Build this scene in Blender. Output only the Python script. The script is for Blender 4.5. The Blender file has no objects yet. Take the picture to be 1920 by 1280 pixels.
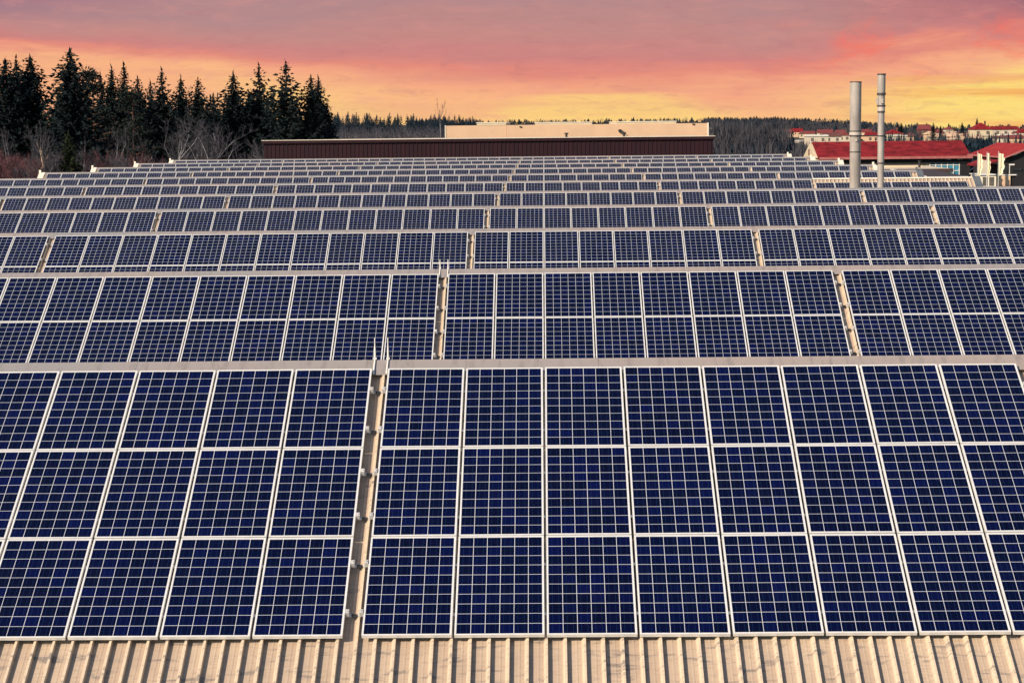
import bpy, math, random
import numpy as np
from mathutils import Vector, Matrix

S = bpy.context.scene
COL = S.collection
PI = math.pi

# ------------------------------------------------------------------ camera numbers (solved from the photograph)
F, TH, YAW, ROLL = 3805.0, 0.1063767, 0.0166585, -0.0102408      # focal length in photo pixels (1920 wide), pitch, yaw, roll
CZ, RIDGE_DROP = 12.1, 3.106                                      # camera height, drop from camera to panel tops
Y1, PITCH, AL = 25.928, 16.664, 0.505015                          # first ridge, bay depth, roof slope
XJ, PW, PT = -0.0257, 1.01, 1.66                                  # panel joint, panel pitch across and up the slope
NB = 11
ZR = CZ - RIDGE_DROP
fw = np.array([-math.sin(YAW)*math.cos(TH), math.cos(YAW)*math.cos(TH), -math.sin(TH)])
r0 = np.array([math.cos(YAW), math.sin(YAW), 0.0]); u0 = np.cross(r0, fw)
RV = math.cos(ROLL)*r0 + math.sin(ROLL)*u0
UV_ = -math.sin(ROLL)*r0 + math.cos(ROLL)*u0

def at(px, py, Y):
    """Point at distance Y (metres ahead) that is seen at a photo pixel."""
    d = fw*F + RV*(px-960) - UV_*(py-640)
    t = Y/d[1]
    return Vector((t*d[0], Y, CZ + t*d[2]))

def project(X, Y, Z):
    v = np.array([X, Y, Z-CZ]); d = v@fw
    return 960 + F*(v@RV)/d, 640 - F*(v@UV_)/d

def ss(a, b, x):
    t = min(1.0, max(0.0, (x-a)/(b-a))); return t*t*(3-2*t)

def ground(X, Y):
    """Terrain height: flat round the factory, a gentle rise towards the town."""
    r = X/max(Y, 1.0)
    return 13.0*ss(1900, 3300, Y)*(1-0.75*ss(.13, .19, r)) + 4.0*ss(450, 850, Y)*ss(.14, .20, r) - .005*max(0.0, Y-1500)*ss(.135, .165, r)

# ------------------------------------------------------------------ helpers
def tag(o, label=None, cat=None, group=None, kind=None):
    if label: o['label'] = label
    if cat: o['category'] = cat
    if group: o['group'] = group
    if kind: o['kind'] = kind
    return o

def empty(name, loc, rot=(0, 0, 0)):
    o = bpy.data.objects.new(name, None); COL.objects.link(o)
    o.location = loc; o.rotation_euler = rot; o.empty_display_size = .2
    return o

class MB:
    """Collects boxes, prisms and tubes; build() links them as one mesh object."""
    def __init__(self): self.v = []; self.f = []; self.mi = []; self.cur = 0
    def add(self, vs, fs):
        b = len(self.v); self.v += [tuple(p) for p in vs]
        for f in fs: self.f.append(tuple(i+b for i in f)); self.mi.append(self.cur)
    def box(self, x0, x1, y0, y1, z0, z1, M=None):
        vs = [Vector((x, y, z)) for z in (z0, z1) for y in (y0, y1) for x in (x0, x1)]
        if M is not None: vs = [M @ p for p in vs]
        self.add(vs, [(0, 2, 3, 1), (4, 5, 7, 6), (0, 1, 5, 4), (2, 6, 7, 3), (0, 4, 6, 2), (1, 3, 7, 5)])
    def tube(self, a, b, ra, rb, n=8, cap=True):
        a = Vector(a); b = Vector(b); d = (b-a).normalized()
        u = d.orthogonal().normalized(); w = d.cross(u)
        vs = []
        for c, r in ((a, ra), (b, rb)):
            for i in range(n):
                t = 2*PI*i/n; vs.append(c + u*(r*math.cos(t)) + w*(r*math.sin(t)))
        fs = [(i, (i+1) % n, n+(i+1) % n, n+i) for i in range(n)]
        if cap: fs += [tuple(reversed(range(n))), tuple(range(n, 2*n))]
        self.add(vs, fs)
    def lathe(self, prof, n=20, c=(0, 0, 0)):
        vs = []; m = len(prof)
        for r, z in prof:
            for i in range(n):
                t = 2*PI*i/n; vs.append((c[0]+r*math.cos(t), c[1]+r*math.sin(t), c[2]+z))
        fs = []
        for k in range(m-1):
            for i in range(n):
                j = (i+1) % n; fs.append((k*n+i, k*n+j, (k+1)*n+j, (k+1)*n+i))
        fs.append(tuple(reversed(range(n)))); fs.append(tuple(range((m-1)*n, m*n)))
        self.add(vs, fs)
    def prism(self, poly, d):
        """poly: list of 3D points (planar), extruded by vector d."""
        n = len(poly); d = Vector(d)
        vs = [Vector(p) for p in poly] + [Vector(p)+d for p in poly]
        fs = [tuple(reversed(range(n))), tuple(range(n, 2*n))] + [(i, (i+1) % n, n+(i+1) % n, n+i) for i in range(n)]
        self.add(vs, fs)
    def mesh(self, name, mats):
        me = bpy.data.meshes.new(name); me.from_pydata(self.v, [], self.f)
        for m in (mats if isinstance(mats, (list, tuple)) else [mats]): me.materials.append(m)
        if any(self.mi): me.polygons.foreach_set('material_index', self.mi)
        me.update(); return me
    def build(self, name, mats, parent=None, smooth=False, fixn=True):
        me = self.mesh(name, mats)
        if fixn:
            import bmesh
            bm = bmesh.new(); bm.from_mesh(me); bmesh.ops.recalc_face_normals(bm, faces=bm.faces); bm.to_mesh(me); bm.free()
        if smooth:
            me.polygons.foreach_set('use_smooth', [True]*len(me.polygons))
            try: me.set_sharp_from_angle(angle=math.radians(35))
            except Exception: pass
        o = bpy.data.objects.new(name, me); COL.objects.link(o)
        if parent: o.parent = parent
        return o

def np_mesh(name, V, T, mats, mi=None):
    """Triangle mesh from arrays."""
    me = bpy.data.meshes.new(name)
    V = np.asarray(V, np.float32); T = np.asarray(T, np.int32)
    me.vertices.add(len(V)); me.vertices.foreach_set('co', V.ravel())
    me.loops.add(len(T)*3); me.loops.foreach_set('vertex_index', T.ravel())
    me.polygons.add(len(T)); me.polygons.foreach_set('loop_start', np.arange(0, len(T)*3, 3, dtype=np.int32))
    for m in (mats if isinstance(mats, (list, tuple)) else [mats]): me.materials.append(m)
    if mi is not None: me.polygons.foreach_set('material_index', np.asarray(mi, np.int32))
    me.update(calc_edges=True); me.validate()
    return me

def link(name, me, parent=None, loc=(0, 0, 0), rz=0, sc=1.0):
    o = bpy.data.objects.new(name, me); COL.objects.link(o)
    o.location = loc; o.rotation_euler = (0, 0, rz)
    o.scale = (sc, sc, sc) if not isinstance(sc, tuple) else sc
    if parent: o.parent = parent
    return o

# ------------------------------------------------------------------ node helpers and materials
def lin(r, g, b):
    def c(x):
        x /= 255.0
        return x/12.92 if x <= .04045 else ((x+.055)/1.055)**2.4
    return (c(r), c(g), c(b), 1.0)

class NT:
    def __init__(self, nt): self.nt = nt; self.L = nt.links.new
    def n(self, t, **kw):
        o = self.nt.nodes.new(t)
        for k, v in kw.items(): setattr(o, k, v)
        return o
    def put(self, sock, v):
        if hasattr(v, 'is_linked') or hasattr(v, 'links'): self.L(v, sock)
        else: sock.default_value = v
    def m(self, op, a, b=0.0, c=0.0):
        o = self.n('ShaderNodeMath', operation=op)
        self.put(o.inputs[0], a); self.put(o.inputs[1], b); self.put(o.inputs[2], c)
        return o.outputs[0]
    def mix(self, f, a, b, blend='MIX'):
        o = self.n('ShaderNodeMix', data_type='RGBA', blend_type=blend)
        self.put(o.inputs[0], f); self.put(o.inputs[6], a); self.put(o.inputs[7], b)
        return o.outputs[2]
    def rng(self, x, a, b, c=0.0, d=1.0, smooth=True):
        o = self.n('ShaderNodeMapRange', interpolation_type='SMOOTHSTEP' if smooth else 'LINEAR')
        for i, v in enumerate((x, a, b, c, d)): self.put(o.inputs[i], v)
        return o.outputs[0]
    def xyz(self, x, y, z):
        o = self.n('ShaderNodeCombineXYZ')
        for i, v in enumerate((x, y, z)): self.put(o.inputs[i], v)
        return o.outputs[0]
    def noise(self, vec, scale, detail=3.0, rough=.5, dist=0.0):
        o = self.n('ShaderNodeTexNoise'); self.put(o.inputs['Vector'], vec)
        o.inputs['Scale'].default_value = scale; o.inputs['Detail'].default_value = detail
        o.inputs['Roughness'].default_value = rough; o.inputs['Distortion'].default_value = dist
        return o.outputs['Fac']
    def ramp(self, x, stops, interp='LINEAR'):
        o = self.n('ShaderNodeValToRGB'); self.put(o.inputs[0], x)
        cr = o.color_ramp; cr.interpolation = interp
        while len(cr.elements) > 1: cr.elements.remove(cr.elements[-1])
        cr.elements[0].position = stops[0][0]; cr.elements[0].color = stops[0][1]
        for p, c in stops[1:]:
            e = cr.elements.new(p); e.color = c
        return o.outputs[0]

def newmat(name):
    m = bpy.data.materials.new(name); m.use_nodes = True
    t = NT(m.node_tree); b = m.node_tree.nodes['Principled BSDF']
    return m, t, b

def col(r, g, b): return (r, g, b, 1.0)

def simple(name, c, rough=.6, metal=0.0, var=.15, scale=3.0, stretch=(1, 1, 1), spec=.5, c2=None, bump=0.0):
    """Plain material with a noise variation of its own colour."""
    m, t, b = newmat(name)
    tc = t.n('ShaderNodeTexCoord')
    mp = t.n('ShaderNodeMapping'); t.L(tc.outputs['Object'], mp.inputs[0]); mp.inputs['Scale'].default_value = stretch
    n = t.noise(mp.outputs[0], scale, 4.0, .6)
    c = col(*c) if len(c) == 3 else c
    lo = col(*c2) if c2 else tuple(x*(1-var) for x in c[:3])+(1.0,)
    hi = c if c2 else tuple(min(1.0, x*(1+var)) for x in c[:3])+(1.0,)
    t.L(t.mix(t.rng(n, .3, .7), lo, hi), b.inputs['Base Color'])
    b.inputs['Roughness'].default_value = rough; b.inputs['Metallic'].default_value = metal
    b.inputs['Specular IOR Level'].default_value = spec
    if bump:
        bp = t.n('ShaderNodeBump'); bp.inputs['Strength'].default_value = bump; bp.inputs['Distance'].default_value = .02
        t.L(n, bp.inputs['Height']); t.L(bp.outputs[0], b.inputs['Normal'])
    return m

M = {}
def make_cell():
    m, t, b = newmat('solar_cells')
    uv = t.n('ShaderNodeUVMap'); sep = t.n('ShaderNodeSeparateXYZ'); t.L(uv.outputs[0], sep.inputs[0])
    u, v = sep.outputs[0], sep.outputs[1]
    oi = t.n('ShaderNodeObjectInfo')
    fu = t.m('FRACT', u); fv = t.m('FRACT', v)
    du = t.m('ABSOLUTE', t.m('SUBTRACT', fu, .5)); dv = t.m('ABSOLUTE', t.m('SUBTRACT', fv, .5))
    gap = t.m('MAXIMUM', t.rng(du, .4785, .4845), t.rng(dv, .4785, .4845))
    # two busbars in each cell
    bb = t.m('ABSOLUTE', t.m('SUBTRACT', du, .22)); bus = t.rng(bb, .022, .010)
    wn = t.n('ShaderNodeTexWhiteNoise', noise_dimensions='4D')
    t.L(t.xyz(t.m('FLOOR', u), t.m('FLOOR', v), 0.0), wn.inputs['Vector'])
    t.L(t.m('MULTIPLY', oi.outputs['Random'], 71.0), wn.inputs['W'])
    cellv = wn.outputs['Value']
    # crystalline shimmer of the polycrystalline cells
    vor = t.n('ShaderNodeTexVoronoi'); t.L(uv.outputs[0], vor.inputs['Vector']); vor.inputs['Scale'].default_value = 9.0
    cr = t.n('ShaderNodeSeparateXYZ'); t.L(vor.outputs['Color'], cr.inputs[0])
    mixv = t.m('ADD', t.m('MULTIPLY', t.m('POWER', cellv, 2.2), .75), t.m('MULTIPLY', cr.outputs[0], .25))
    base = t.mix(mixv, col(.0006, .0010, .0095), col(.0010, .0028, .052))
    base = t.mix(t.m('MULTIPLY', t.rng(cr.outputs[1], .55, .9), .2), base, col(.0045, .0016, .032))
    # whole panel slightly different from its neighbours
    base = t.mix(t.m('MULTIPLY', oi.outputs['Random'], .35), base, col(.0006, .0026, .026))
    base = t.mix(t.m('MULTIPLY', bus, .45), base, col(.012, .035, .10))
    # thin uneven film of dust
    tc = t.n('ShaderNodeTexCoord')
    dn = t.noise(tc.outputs['Object'], 2.3, 5.0, .65)
    base = t.mix(t.m('MULTIPLY', t.rng(dn, .45, .8), .006), base, col(.30, .34, .42))
    tint = t.mix(cellv, col(.52, .56, .64), col(.63, .66, .70))
    c = t.mix(gap, base, tint)
    t.L(c, b.inputs['Base Color'])
    b.inputs['Roughness'].default_value = .16; b.inputs['IOR'].default_value = 1.45
    b.inputs['Specular IOR Level'].default_value = .32
    rn = t.rng(dn, .3, .8, .12, .30); t.L(rn, b.inputs['Roughness'])
    return m
M['cell'] = make_cell()
M['frame'] = simple('anodised_frame', (.75, .75, .74), .42, 0.1, .06, 6.0)
M['steel'] = simple('galvanised_steel', (.62, .61, .60), .42, .2, .15, 8.0)
M['dark_steel'] = simple('dark_clip', (.03, .03, .035), .5, .2, .2, 9.0)

M['dark_clip2'] = simple('grey_clip', (.04, .04, .045), .5, .2, .2, 9.0)
def make_roof():
    m, t, b = newmat('trapezoid_sheet')
    tc = t.n('ShaderNodeTexCoord')
    mp = t.n('ShaderNodeMapping'); t.L(tc.outputs['Object'], mp.inputs[0]); mp.inputs['Scale'].default_value = (1, .5, 1)
    n1 = t.noise(mp.outputs[0], 1.4, 5.0, .6)
    mp2 = t.n('ShaderNodeMapping'); t.L(tc.outputs['Object'], mp2.inputs[0]); mp2.inputs['Scale'].default_value = (3.2, 16.0, 1)
    n2 = t.noise(mp2.outputs[0], 2.2, 4.0, .62)
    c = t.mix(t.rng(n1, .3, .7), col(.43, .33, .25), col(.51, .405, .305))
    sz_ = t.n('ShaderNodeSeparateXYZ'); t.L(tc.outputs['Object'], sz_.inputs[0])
    c = t.mix(t.rng(sz_.outputs[2], .004, .03), c, col(.66, .54, .40))  # raised ribs made paler cream, painting their bright highlight into the sheet colour
    # fine cross streaks and dark dirt marks on the sheet
    c = t.mix(t.m('MULTIPLY', t.rng(n2, .50, .66), .45), c, col(.31, .245, .20))
    n3 = t.noise(mp2.outputs[0], .55, 6.0, .7, .6)
    c = t.mix(t.m('MULTIPLY', t.rng(n3, .54, .66), .75), c, col(.17, .155, .15))
    t.L(c, b.inputs['Base Color']); b.inputs['Roughness'].default_value = .46
    b.inputs['Metallic'].default_value = .0
    bp = t.n('ShaderNodeBump'); bp.inputs['Strength'].default_value = .15; bp.inputs['Distance'].default_value = .01
    t.L(n2, bp.inputs['Height']); t.L(bp.outputs[0], b.inputs['Normal'])
    return m
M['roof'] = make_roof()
def make_cap():
    m, t, b = newmat('ridge_sheet')
    tc = t.n('ShaderNodeTexCoord')
    mp = t.n('ShaderNodeMapping'); t.L(tc.outputs['Object'], mp.inputs[0]); mp.inputs['Scale'].default_value = (6.0, 1.2, 1.2)
    n1 = t.noise(mp.outputs[0], 1.3, 5.0, .62)
    n0 = t.noise(tc.outputs['Object'], .09, 2.0, .5)
    c = t.mix(t.rng(n0, .4, .6), col(.37, .31, .285), col(.28, .28, .29))
    c = t.mix(t.m('MULTIPLY', t.rng(n1, .48, .7), .55), c, col(.20, .18, .175))
    t.L(c, b.inputs['Base Color']); b.inputs['Roughness'].default_value = .45; b.inputs['Metallic'].default_value = .08
    return m
M['cap'] = make_cap()
M['cream_metal'] = simple('cream_flashing', (.80, .74, .62), .45, 0, .07, 2.0)
M['cream_wall'] = simple('cream_render', (.66, .45, .295), .85, 0, .05, .5)
M['cream_pale'] = simple('pale_cream_render', (.62, .52, .36), .85, 0, .08, .8)
M['white_wall'] = simple('white_render', (.60, .52, .41), .8, 0, .07, 1.2)
M['roof_membrane'] = simple('flat_roof_membrane', (.66, .55, .42), .85, 0, .12, .35)
M['red_roof'] = simple('red_tile', (.20, .013, .017), .8, 0, .40, .9, (1, 1, 1), .2)
M['red_roof2'] = simple('bright_red_tile', (.32, .022, .020), .75, 0, .25, .9, (1, 1, 1), .2)
M['red_small'] = simple('weathered_red_tile', (.19, .035, .035), .8, 0, .25, .8)
M['brown_tile'] = simple('brown_tile', (.13, .05, .04), .8, 0, .25, .8)
M['slate'] = simple('grey_blue_cladding', (.10, .12, .14), .7, 0, .2, 1.0)
M['gutter'] = simple('rose_gutter', (.38, .13, .12), .5, 0, .15, 2.0)
M['timber'] = simple('dark_timber', (.010, .010, .013), .85, 0, .4, 2.0, (6, 6, 1))
M['dark_roof'] = simple('dark_brown_roofing', (.045, .028, .030), .85, 0, .25, 1.0)
M['glass'] = simple('dark_window_glass', (.025, .03, .04), .08, 0, .3, 2.0)
M['shade_glass'] = simple('hazy_window_glass', (.14, .125, .11), .3, 0, .3, 2.0)
M['blue_glass'] = simple('blue_glazing', (.05, .22, .32), .15, 0, .45, .7)
M['trim'] = simple('white_trim', (.78, .75, .7), .5, 0, .06, 2.0)
M['chimney'] = simple('chimney_metal', (.37, .335, .31), .5, .1, .22, 1.6, (1, 1, .35))
M['chimney_dark'] = simple('chimney_ring', (.07, .06, .06), .5, .3, .2, 4.0)
M['chimney_light'] = simple('chimney_sleeve', (.52, .46, .42), .5, .1, .1, 3.0)
M['flag'] = simple('flag_cloth', (.80, .74, .52), .9, 0, .06, 2.0)
M['poster'] = simple('peach_poster', (.78, .62, .40), .7, 0, .1, 1.3, (1, 1, 1), .4, (.62, .30, .20))
M['pole'] = simple('pale_pole', (.6, .58, .54), .45, .3, .08, 3.0)
def make_red_hall():
    m, t, b = newmat('corrugated_dark_red')
    tc = t.n('ShaderNodeTexCoord'); sep = t.n('ShaderNodeSeparateXYZ'); t.L(tc.outputs['Object'], sep.inputs[0])
    w = t.m('SINE', t.m('MULTIPLY', sep.outputs[0], 9.0))
    w2 = t.m('SINE', t.m('MULTIPLY', sep.outputs[0], 31.0))
    mp = t.n('ShaderNodeMapping'); t.L(tc.outputs['Object'], mp.inputs[0]); mp.inputs['Scale'].default_value = (1.6, 1, .12)
    n = t.noise(mp.outputs[0], 1.0, 4.0, .6)
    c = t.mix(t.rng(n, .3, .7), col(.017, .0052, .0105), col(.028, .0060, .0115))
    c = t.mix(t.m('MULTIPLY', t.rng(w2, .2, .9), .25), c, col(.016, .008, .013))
    t.L(c, b.inputs['Base Color']); b.inputs['Roughness'].default_value = .7; b.inputs['Specular IOR Level'].default_value = .25
    return m
M['red_hall'] = make_red_hall()

def leafmat(name, a, bcol, rough=.85, scale=.6):
    m, t, b = newmat(name)
    tc = t.n('ShaderNodeTexCoord'); oi = t.n('ShaderNodeObjectInfo'); gi = t.n('ShaderNodeNewGeometry')
    n = t.noise(tc.outputs['Object'], scale, 4.0, .65)
    f = t.m('ADD', t.m('MULTIPLY', t.rng(n, .3, .7), .6), t.m('MULTIPLY', gi.outputs['Random Per Island'], .4))
    c = t.mix(f, col(*a), col(*bcol))
    c = t.mix(t.m('MULTIPLY', oi.outputs['Random'], .3), c, col(*a))
    t.L(c, b.inputs['Base Color']); b.inputs['Roughness'].default_value = rough
    b.inputs['Specular IOR Level'].default_value = .15
    return m
M['needles'] = leafmat('spruce_needles', (.004, .0072, .0095), (.015, .028, .030))
M['needles_pale'] = leafmat('pine_needles', (.008, .012, .012), (.030, .042, .036))
M['needles_green'] = leafmat('young_spruce_needles', (.006, .011, .007), (.034, .046, .018))
M['far_needles'] = leafmat('far_spruce_needles', (.008, .016, .028), (.024, .044, .064), .9, .03)  # bluer than the near needles: the haze of distant air put into the colour
M['twig'] = leafmat('grey_twigs', (.042, .044, .058), (.13, .122, .142), .9)
M['twig_red'] = leafmat('reddish_twigs', (.06, .030, .038), (.20, .085, .092), .9)
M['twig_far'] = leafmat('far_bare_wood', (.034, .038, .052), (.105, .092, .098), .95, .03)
M['bark'] = simple('grey_bark', (.25, .245, .265), .9, 0, .3, 2.5, (4, 4, .6), .2)
M['bark_pale'] = simple('pale_birch_bark', (.62, .46, .36), .9, 0, .3, 2.5, (2, 2, 1.5), .2)
M['bark_pine'] = simple('orange_pine_bark', (.30, .15, .115), .9, 0, .25, 2.5, (4, 4, .6), .2)
M['bark_dark'] = simple('dark_bark', (.022, .018, .018), .9, 0, .3, 2.0, (4, 4, .6), .2)
def make_ground():
    m, t, b = newmat('meadow_soil')
    tc = t.n('ShaderNodeTexCoord')
    n = t.noise(tc.outputs['Object'], .02, 6.0, .6); n2 = t.noise(tc.outputs['Object'], .6, 4.0, .6)
    c = t.mix(t.rng(n, .35, .65), col(.030, .034, .020), col(.075, .065, .040))
    c = t.mix(t.m('MULTIPLY', n2, .5), c, col(.035, .028, .022))
    t.L(c, b.inputs['Base Color']); b.inputs['Roughness'].default_value = .95
    return m
M['ground'] = make_ground()
M['asphalt'] = simple('yard_asphalt', (.055, .053, .052), .9, 0, .2, .7)
M['track'] = simple('pale_track', (.30, .24, .20), .95, 0, .2, .3)

# ------------------------------------------------------------------ setting: ground, yard, road
def ground_sheet():
    ys = [-400, -100, 0, 60, 120, 180, 240] + list(np.linspace(300, 900, 22)) + [1000, 1200, 1500] + list(np.linspace(1800, 3400, 14)) + [5000, 9000, 16000, 28000]
    rs = [-1.6, -.9, -.5, -.3, -.2, -.1, 0, .05, .1, .12, .13, .14, .15, .16, .17, .18, .19, .2, .23, .3, .5, .9, 1.6]
    vs = []; fs = []
    for y in ys:
        w = max(y, 300)
        for r in rs: vs.append((r*w, y, ground(r*w, y)))
    n = len(rs)
    for i in range(len(ys)-1):
        for j in range(n-1): fs.append((i*n+j, i*n+j+1, (i+1)*n+j+1, (i+1)*n+j))
    b = MB(); b.add(vs, fs)
    o = b.build('ground', M['ground'], fixn=False); tag(o, 'dark winter meadow and soil around the factory', kind='structure')
ground_sheet()
b = MB(); b.add([(-70, -40, .02), (75, -40, .02), (75, 262, .02), (-70, 262, .02)], [(0, 1, 2, 3)])
tag(b.build('yard', M['asphalt'], fixn=False), 'grey asphalt yard round the halls', kind='structure')
b = MB()
pts = [(95, 1120), (118, 1165), (140, 1190), (165, 1200), (240, 1206)]
for (xa, ya), (xb, yb) in zip(pts, pts[1:]):
    b.add([(xa, ya, ground(xa, ya)+.35), (xa, ya+130, ground(xa, ya+130)+.35), (xb, yb+130, ground(xb, yb+130)+.35), (xb, yb, ground(xb, yb)+.35)], [(0, 3, 2, 1)])
tag(b.build('field', M['track'], fixn=False), 'pale strip of dry field before the town', kind='structure')

# ------------------------------------------------------------------ the factory hall
XL, XR = -35.35, 23.15
YA = .27                                        # roof apex behind the panel tops
def slope_M(n):
    """local x, y up the slope, z out of the slope; origin at the panel tops of bay n (from 0)."""
    return Matrix.Translation((0, Y1+n*PITCH, ZR)) @ Matrix.Rotation(AL, 4, 'X')
RUN = PITCH/2
fac = empty('factory_hall', ((XL+XR)/2, Y1+5*PITCH, 0))
tag(fac, 'long factory hall with eleven ridged metal roofs carrying the solar panels', 'factory hall')
fac_inv = Matrix.Translation(fac.location).inverted()
def fpart(o):
    o.parent = fac; o.matrix_parent_inverse = fac_inv; return o

APEX_Z = ZR + .012
def corrugated(name, x0, x1, length, pitch=.207, phase=0.0):
    prof = []; x = x0 + phase
    while x < x1 - pitch:
        prof += [(x, 0), (x+.045, 0), (x+.049, .003), (x+.064, .003), (x+.068, 0), (x+.106, 0), (x+.132, .060), (x+.156, .060), (x+.160, 0)]
        x += pitch
    prof.append((min(x, x1), 0))
    vs = [(px, 0, pz) for px, pz in prof] + [(px, -length, pz) for px, pz in prof]
    n = len(prof)
    bm = MB(); bm.add(vs, [(i, n+i, n+i+1, i+1) for i in range(n-1)])
    return bm.mesh(name, M['roof'])
# phase puts a rib in the middle of the cable gap as in the photograph
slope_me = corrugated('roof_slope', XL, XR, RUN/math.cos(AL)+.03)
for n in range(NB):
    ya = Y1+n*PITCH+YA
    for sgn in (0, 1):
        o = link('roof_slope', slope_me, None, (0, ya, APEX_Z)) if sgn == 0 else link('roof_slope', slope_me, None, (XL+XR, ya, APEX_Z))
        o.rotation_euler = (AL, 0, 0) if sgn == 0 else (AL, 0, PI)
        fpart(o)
def cap_mesh(x0, x1):
    ca, sa = math.cos(AL), math.sin(AL)
    def P(s, h): return (-s*ca - h*sa, -s*sa + h*ca)      # y, z from the panel top line
    f = [P(.05, -.067), P(.05, -.060), P(-.10, -.056), P(-.235, -.056)]
    prof = f + [(YA-.015, f[-1][1]+.016), (YA, f[-1][1]+.018)]
    prof += [(2*YA-y, z) for y, z in reversed(prof[:-1])]
    bm = MB(); x = x0; k = len(prof)
    while x < x1:
        w = min(3.0, x1-x)
        # each sheet overlaps the last one by a small raised lip
        e = .004
        vs = []
        for xx, lift in ((x, 0), (x+w, 0)): vs += [(xx, y, z+lift) for y, z in prof]
        bm.add(vs, [(i, i+1, k+i+1, k+i) for i in range(k-1)])
        vs = []
        for xx in (x-.03, x+.03): vs += [(xx, y, z+e) for y, z in prof]
        bm.add(vs, [(i, i+1, k+i+1, k+i) for i in range(k-1)])
        x += w
    return bm.mesh('ridge_cap', M['cap'])
cap_full = cap_mesh(XL, XR); cap_short = cap_mesh(XL, 14.36)
for n in range(NB):
    fpart(link('ridge_cap', cap_short if n == 5 else cap_full, None, (0, Y1+n*PITCH, ZR)))
# narrow cap over the stretch of the sixth ridge whose panels sit lower
def small_cap():
    bm = MB(); ca, sa = math.cos(AL), math.sin(AL)
    bm.prism([(14.4, YA-.10, .012), (14.4, YA, .080), (14.4, YA+.10, .012)], (XR-14.4, 0, 0))
    return bm.mesh('ridge_cap', M['cream_metal'])
fpart(link('ridge_cap', small_cap(), None, (0, Y1+5*PITCH, ZR)))
# verge flashings at both ends, a little proud of the sheet and of the ridge
vm = MB()
L = RUN/math.cos(AL)
ta = RUN*math.tan(AL)
vm.prism([(-.20, 0, .085), (-.20, -RUN, .085-ta), (-.20, -RUN, -.12-ta), (-.20, 0, -.12), (-.20, RUN, -.12-ta), (-.20, RUN, .085-ta)], (.40, 0, 0))
vm.prism([(-.21, -.10, .05), (-.21, 0, .24), (-.21, .10, .05)], (.14, 0, 0))
verge_me = vm.mesh('verge_flashing', M['cream_metal']); verge_grey = verge_me.copy(); verge_grey.materials[0] = M['slate']
for n in range(NB):
    for x in (XL, XR): fpart(link('verge_flashing', verge_grey if (n < 7 and x == XR) else verge_me, None, (x, Y1+n*PITCH+YA, APEX_Z)))
wm = MB()
y0 = Y1+YA-RUN; y1 = Y1+YA+(NB-1)*PITCH+RUN; ze = APEX_Z-RUN*math.tan(AL)
wm.box(XL+.02, XL+.18, y0, y1, 0, ze-.15); wm.box(XR-.18, XR-.02, y0, y1, 0, ze-.15)
wm.box(XL+.18, XR-.18, y0, y0+.2, 0, ze-.15); wm.box(XL+.18, XR-.18, y1-.2, y1, 0, ze-.15)
fpart(wm.build('wall', M['cream_pale']))
gm = MB()
for n in range(NB):
    ya = Y1+n*PITCH+YA
    for x in (XL+.02, XR-.18):
        gm.prism([(x, ya-RUN+.02, ze-.145), (x, ya+RUN-.02, ze-.145), (x, ya, APEX_Z-.13)], (.16, 0, 0))
fpart(gm.build('gable_wall', M['cream_pale']))

# ------------------------------------------------------------------ solar panels
PWID, PLEN, LIP, DEP = .982, 1.64, .020, .042
def frame_mesh():
    bm = MB(); x = PWID/2; y = PLEN/2
    bm.box(-x, x, y-LIP, y, -DEP, 0); bm.box(-x, x, -y, -y+LIP, -DEP, 0)
    bm.box(-x, -x+LIP, -y+LIP, y-LIP, -DEP, 0); bm.box(x-LIP, x, -y+LIP, y-LIP, -DEP, 0)
    return bm.mesh('frame', M['frame'])
def sheet_mesh():
    bm = MB(); x = PWID/2-LIP; y = PLEN/2-LIP
    bm.add([(-x, -y, -.004), (x, -y, -.004), (x, y, -.004), (-x, y, -.004)], [(0, 1, 2, 3)])
    me = bm.mesh('cell_sheet', M['cell'])
    uvl = me.uv_layers.new(name='UVMap')
    for i, (a, c) in enumerate(((0, 0), (6, 0), (6, 10), (0, 10))): uvl.data[i].uv = (a, c)
    return me
FRAME_ME, SHEET_ME = frame_mesh(), sheet_mesh()
GAPW = .18
def blocks():
    c0 = XJ-2*PW; c1 = c0+8*PW; d0 = c1+GAPW-.0; d1 = d0+8*PW; e0 = d1+GAPW; b1 = c0-GAPW; b0 = b1-12*PW
    a1 = b0-GAPW; a0 = a1-10*PW; z1 = a0-GAPW; z0 = z1-10*PW
    return {'Z': (z0, 10), 'A': (a0, 10), 'B': (b0, 12), 'C': (c0, 8), 'D': (d0, 8), 'E': (e0, 8)}
BL = blocks()
ORD = ['first', 'second', 'third', 'fourth', 'fifth', 'sixth', 'seventh', 'eighth', 'ninth', 'tenth', 'eleventh', 'twelfth']
ROWN = ['frontmost', 'second', 'third', 'fourth', 'fifth', 'sixth', 'seventh']
def drop(n, bk): return .30 if (n == 5 and bk == 'E') else 0.0
def panel_pos(n, bk, i, tier):
    x = BL[bk][0] + (i+.5)*PW
    s = drop(n, bk) + tier*PT + PLEN/2 + (.0 if tier == 0 else 0)
    return slope_M(n) @ Vector((x, -s, 0))
indiv = []; rest = []
for n in range(NB):
    vis = (3, 2, 2, 1, 1, 1, 1)[n] if n < 7 else 0
    for bk, (x0, cnt) in BL.items():
        for i in range(cnt):
            for tier in range(3 if n < 2 else 2):
                Mx = slope_M(n)
                xs = [project(*(Mx @ Vector((x0+(i+.5)*PW+sx*PWID/2, -(drop(n, bk)+tier*PT+sy*PLEN), 0))))[0] for sx in (-1, 1) for sy in (0, 1)]
                if tier < vis and max(xs) > 3 and min(xs) < 1917 and (n < 6 or bk in 'BC'):
                    indiv.append((n, bk, i, tier))
                else:
                    rest.append((n, bk, i, tier))
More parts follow.
